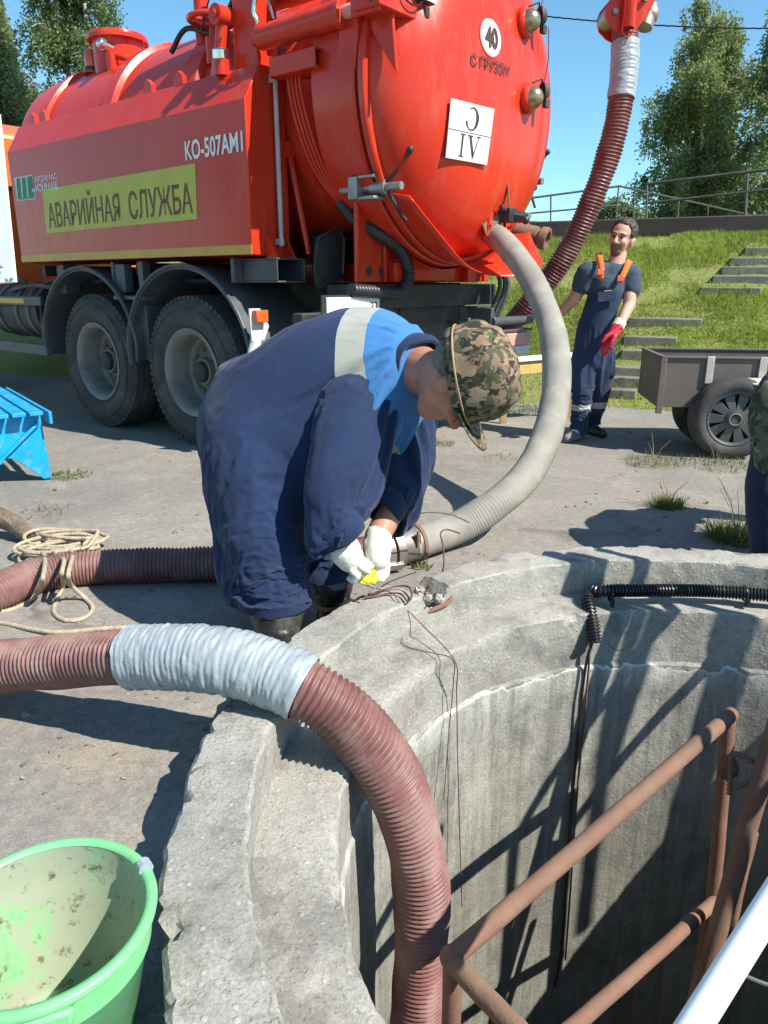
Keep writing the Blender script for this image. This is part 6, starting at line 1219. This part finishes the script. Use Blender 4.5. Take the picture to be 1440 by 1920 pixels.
me = remesh(mb, 'glove', .006, 3); skinobj('glove', me, [M['glove_red']], mn, org)
mb = MB(); mb.lathe([(.044, -.03), (.05, -.025), (.052, .03), (.046, .035)], o=A(1161, 607, -.25) - org, ax=(kn - w_), seg=20); mb.build('glove_cuff', M['glove'], mn)
mb = MB(); w_ = RW; kn = A(1030, 612, .16); hand(mb, w_, kn, V(.2, -.9, .2), [V(-.03, -.01, -.05), V(.0, -.01, -.04), V(.01, 0, -.03)], 1.3, thumb=(1.1, A(1040, 612, .1), A(1040, 622, .1)), r=.012); me = remesh(mb, 'glove', .006, 3); skinobj('glove', me, [M['glove_red']], mn, org)
# hair: cap of short hair with receding front
mb = MB(); mb.ball(hc2 + H2 @ (V(-.022, 0, .048) * k2), (.098 * k2, .083 * k2, .088 * k2), 32, H2); me = remesh(mb, 'hair', .007, 1)
cut(me, lambda c: (lambda q: q.z > .055 + max(0, q.x - .02) * 1.0 - (max(0, -q.x) * 1.2 + (.045 if abs(q.y) > .065 and q.x < .03 else 0)))((H2.transposed() @ (c - hc2)) / k2))
displace(me, lambda c, n: .006 + .010 * fbm((c[0] * 45, c[1] * 45, c[2] * 45), 2)); o = skinobj('hair', me, [M['hair']], mn, org); solid(o, .012)
for s in (-1, 1):
    mb = MB(); mb.ball(hc2 + H2 @ (V(.086, s * .031, .0) * k2) - org, .010 * k2, 10); mb.build('eye', simple('brown_eye', (.03, .02, .015), None, .2, bstr=0), mn)
    mb = MB(); mb.tube([hc2 + H2 @ (V(*p) * k2) - org for p in ((.096, s * .014, .020), (.094, s * .034, .025), (.082, s * .052, .019))], .0048, 6); mb.build('eyebrow', M['hair'], mn)
for p, dr_, mt in ((A(1083, 812, -.02), V(-.12, -.15, 0), 'sneaker'), (A(1108, 805, .24), V(.05, -.18, 0), 'black')):
    b0_ = V(p.x, p.y, .035); mb = MB(); mb.capsule([b0_ - dr_ * .35, b0_ + dr_ * .5, b0_ + dr_ * 1.05], [.05, .05, .042], 14); me = remesh(mb, 'shoe', .008, 3)
    for v in me.vertices: v.co.z = max(.003, v.co.z)
    skinobj('shoe', me, [M[mt]], mn, org); mb = MB(); mb.capsule([b0_ - dr_ * .2 + V(0, 0, .05), b0_ + dr_ * .25 + V(0, 0, .03)], [.046, .042], 14); me = remesh(mb, 'sock', .008, 2); skinobj('sock', me, [M['sock']], mn, org)

# ------------------------------------------------------------------ person cut off at the right edge
org = gz(1462, 1060); org.z = 0; D3 = 3.45
p3 = empty('person', org); tag(p3, 'person in camouflage jacket and dark trousers leaning out of the right edge', 'person')
hip = at(1478, 812, D3); chest = at(1590, 690, D3 + .1); nk3 = at(1650, 655, D3 + .1); h3 = at(1710, 650, D3 + .05); HB3 = basis((.3, -.1, -.95), (.95, -.1, .25))
mb = MB(); head_prims(mb, h3, HB3, 1.1); mb.capsule([nk3, h3], [.07, .065], 14); mb.capsule([hip, chest, nk3], [.15, .17, .09], 16)
sh3 = at(1590, 720, D3 - .15); el3 = at(1570, 860, D3 - .2); wr3 = at(1620, 950, D3 - .2); mb.capsule([chest, sh3, el3, wr3, wr3 + V(.03, 0, -.08)], [.1, .08, .055, .04, .035], 14); sh4 = at(1610, 710, D3 + .35); mb.capsule([chest, sh4, sh4 + V(0, .05, -.3), sh4 + V(.1, 0, -.5)], [.1, .08, .055, .04], 14)
l1, l2 = at(1448, 1075, D3 - .08), at(1500, 1050, D3 + .25); mb.capsule([at(1468, 830, D3 - .08), at(1446, 950, D3 - .08), V(l1.x, l1.y, .08)], [.12, .09, .06], 14); mb.capsule([at(1490, 830, D3 + .12), at(1490, 940, D3 + .2), V(l2.x, l2.y, .08)], [.12, .09, .06], 14)
me = remesh(mb, 'body', .010, 3); skinobj('body', me, [M['skin']], p3, org)
mb = MB(); mb.capsule([at(1470, 820, D3 - .06), at(1452, 930, D3 - .08), V(l1.x + .01, l1.y, .10)], [.135, .125, .105], 16); mb.capsule([at(1490, 830, D3 + .12), at(1492, 940, D3 + .2), V(l2.x, l2.y, .10)], [.135, .125, .105], 16)
me = remesh(mb, 'trousers', .010, 4); displace(me, lambda c, n: .008 * fbm((c[0] * 7, c[1] * 7, c[2] * 8), 3)); skinobj('trousers', me, [M['trouser']], p3, org)
mb = MB(); mb.capsule([at(1474, 850, D3 - .02), at(1480, 780, D3), at(1530, 730, D3 + .05), chest, nk3], [.135, .165, .19, .2, .12], 18); mb.capsule([chest, sh3, el3, wr3], [.14, .115, .085, .065], 14); mb.capsule([chest, sh4, sh4 + V(0, .05, -.3), sh4 + V(.1, 0, -.5)], [.14, .115, .085, .065], 14); mb.capsule([at(1448, 860, D3 - .12), at(1450, 770, D3 - .14), at(1470, 705, D3 - .1)], [.085, .10, .08], 14)
me = remesh(mb, 'jacket', .010, 3); displace(me, lambda c, n: .016 * fbm((c[0] * 8, c[1] * 8, c[2] * 8), 3)); skinobj('jacket', me, [M['camo_jacket']], p3, org)
for l in (l1, l2):
    mb = MB(); b0_ = V(l.x, l.y, .05); mb.capsule([b0_, b0_ + V(.1, -.05, 0), b0_ + V(.17, -.08, -.01)], [.055, .05, .042], 12); mb.capsule([b0_, b0_ + V(0, 0, .12)], [.06, .065], 12); me = remesh(mb, 'boot', .010, 3); skinobj('boot', me, [M['boot']], p3, org)
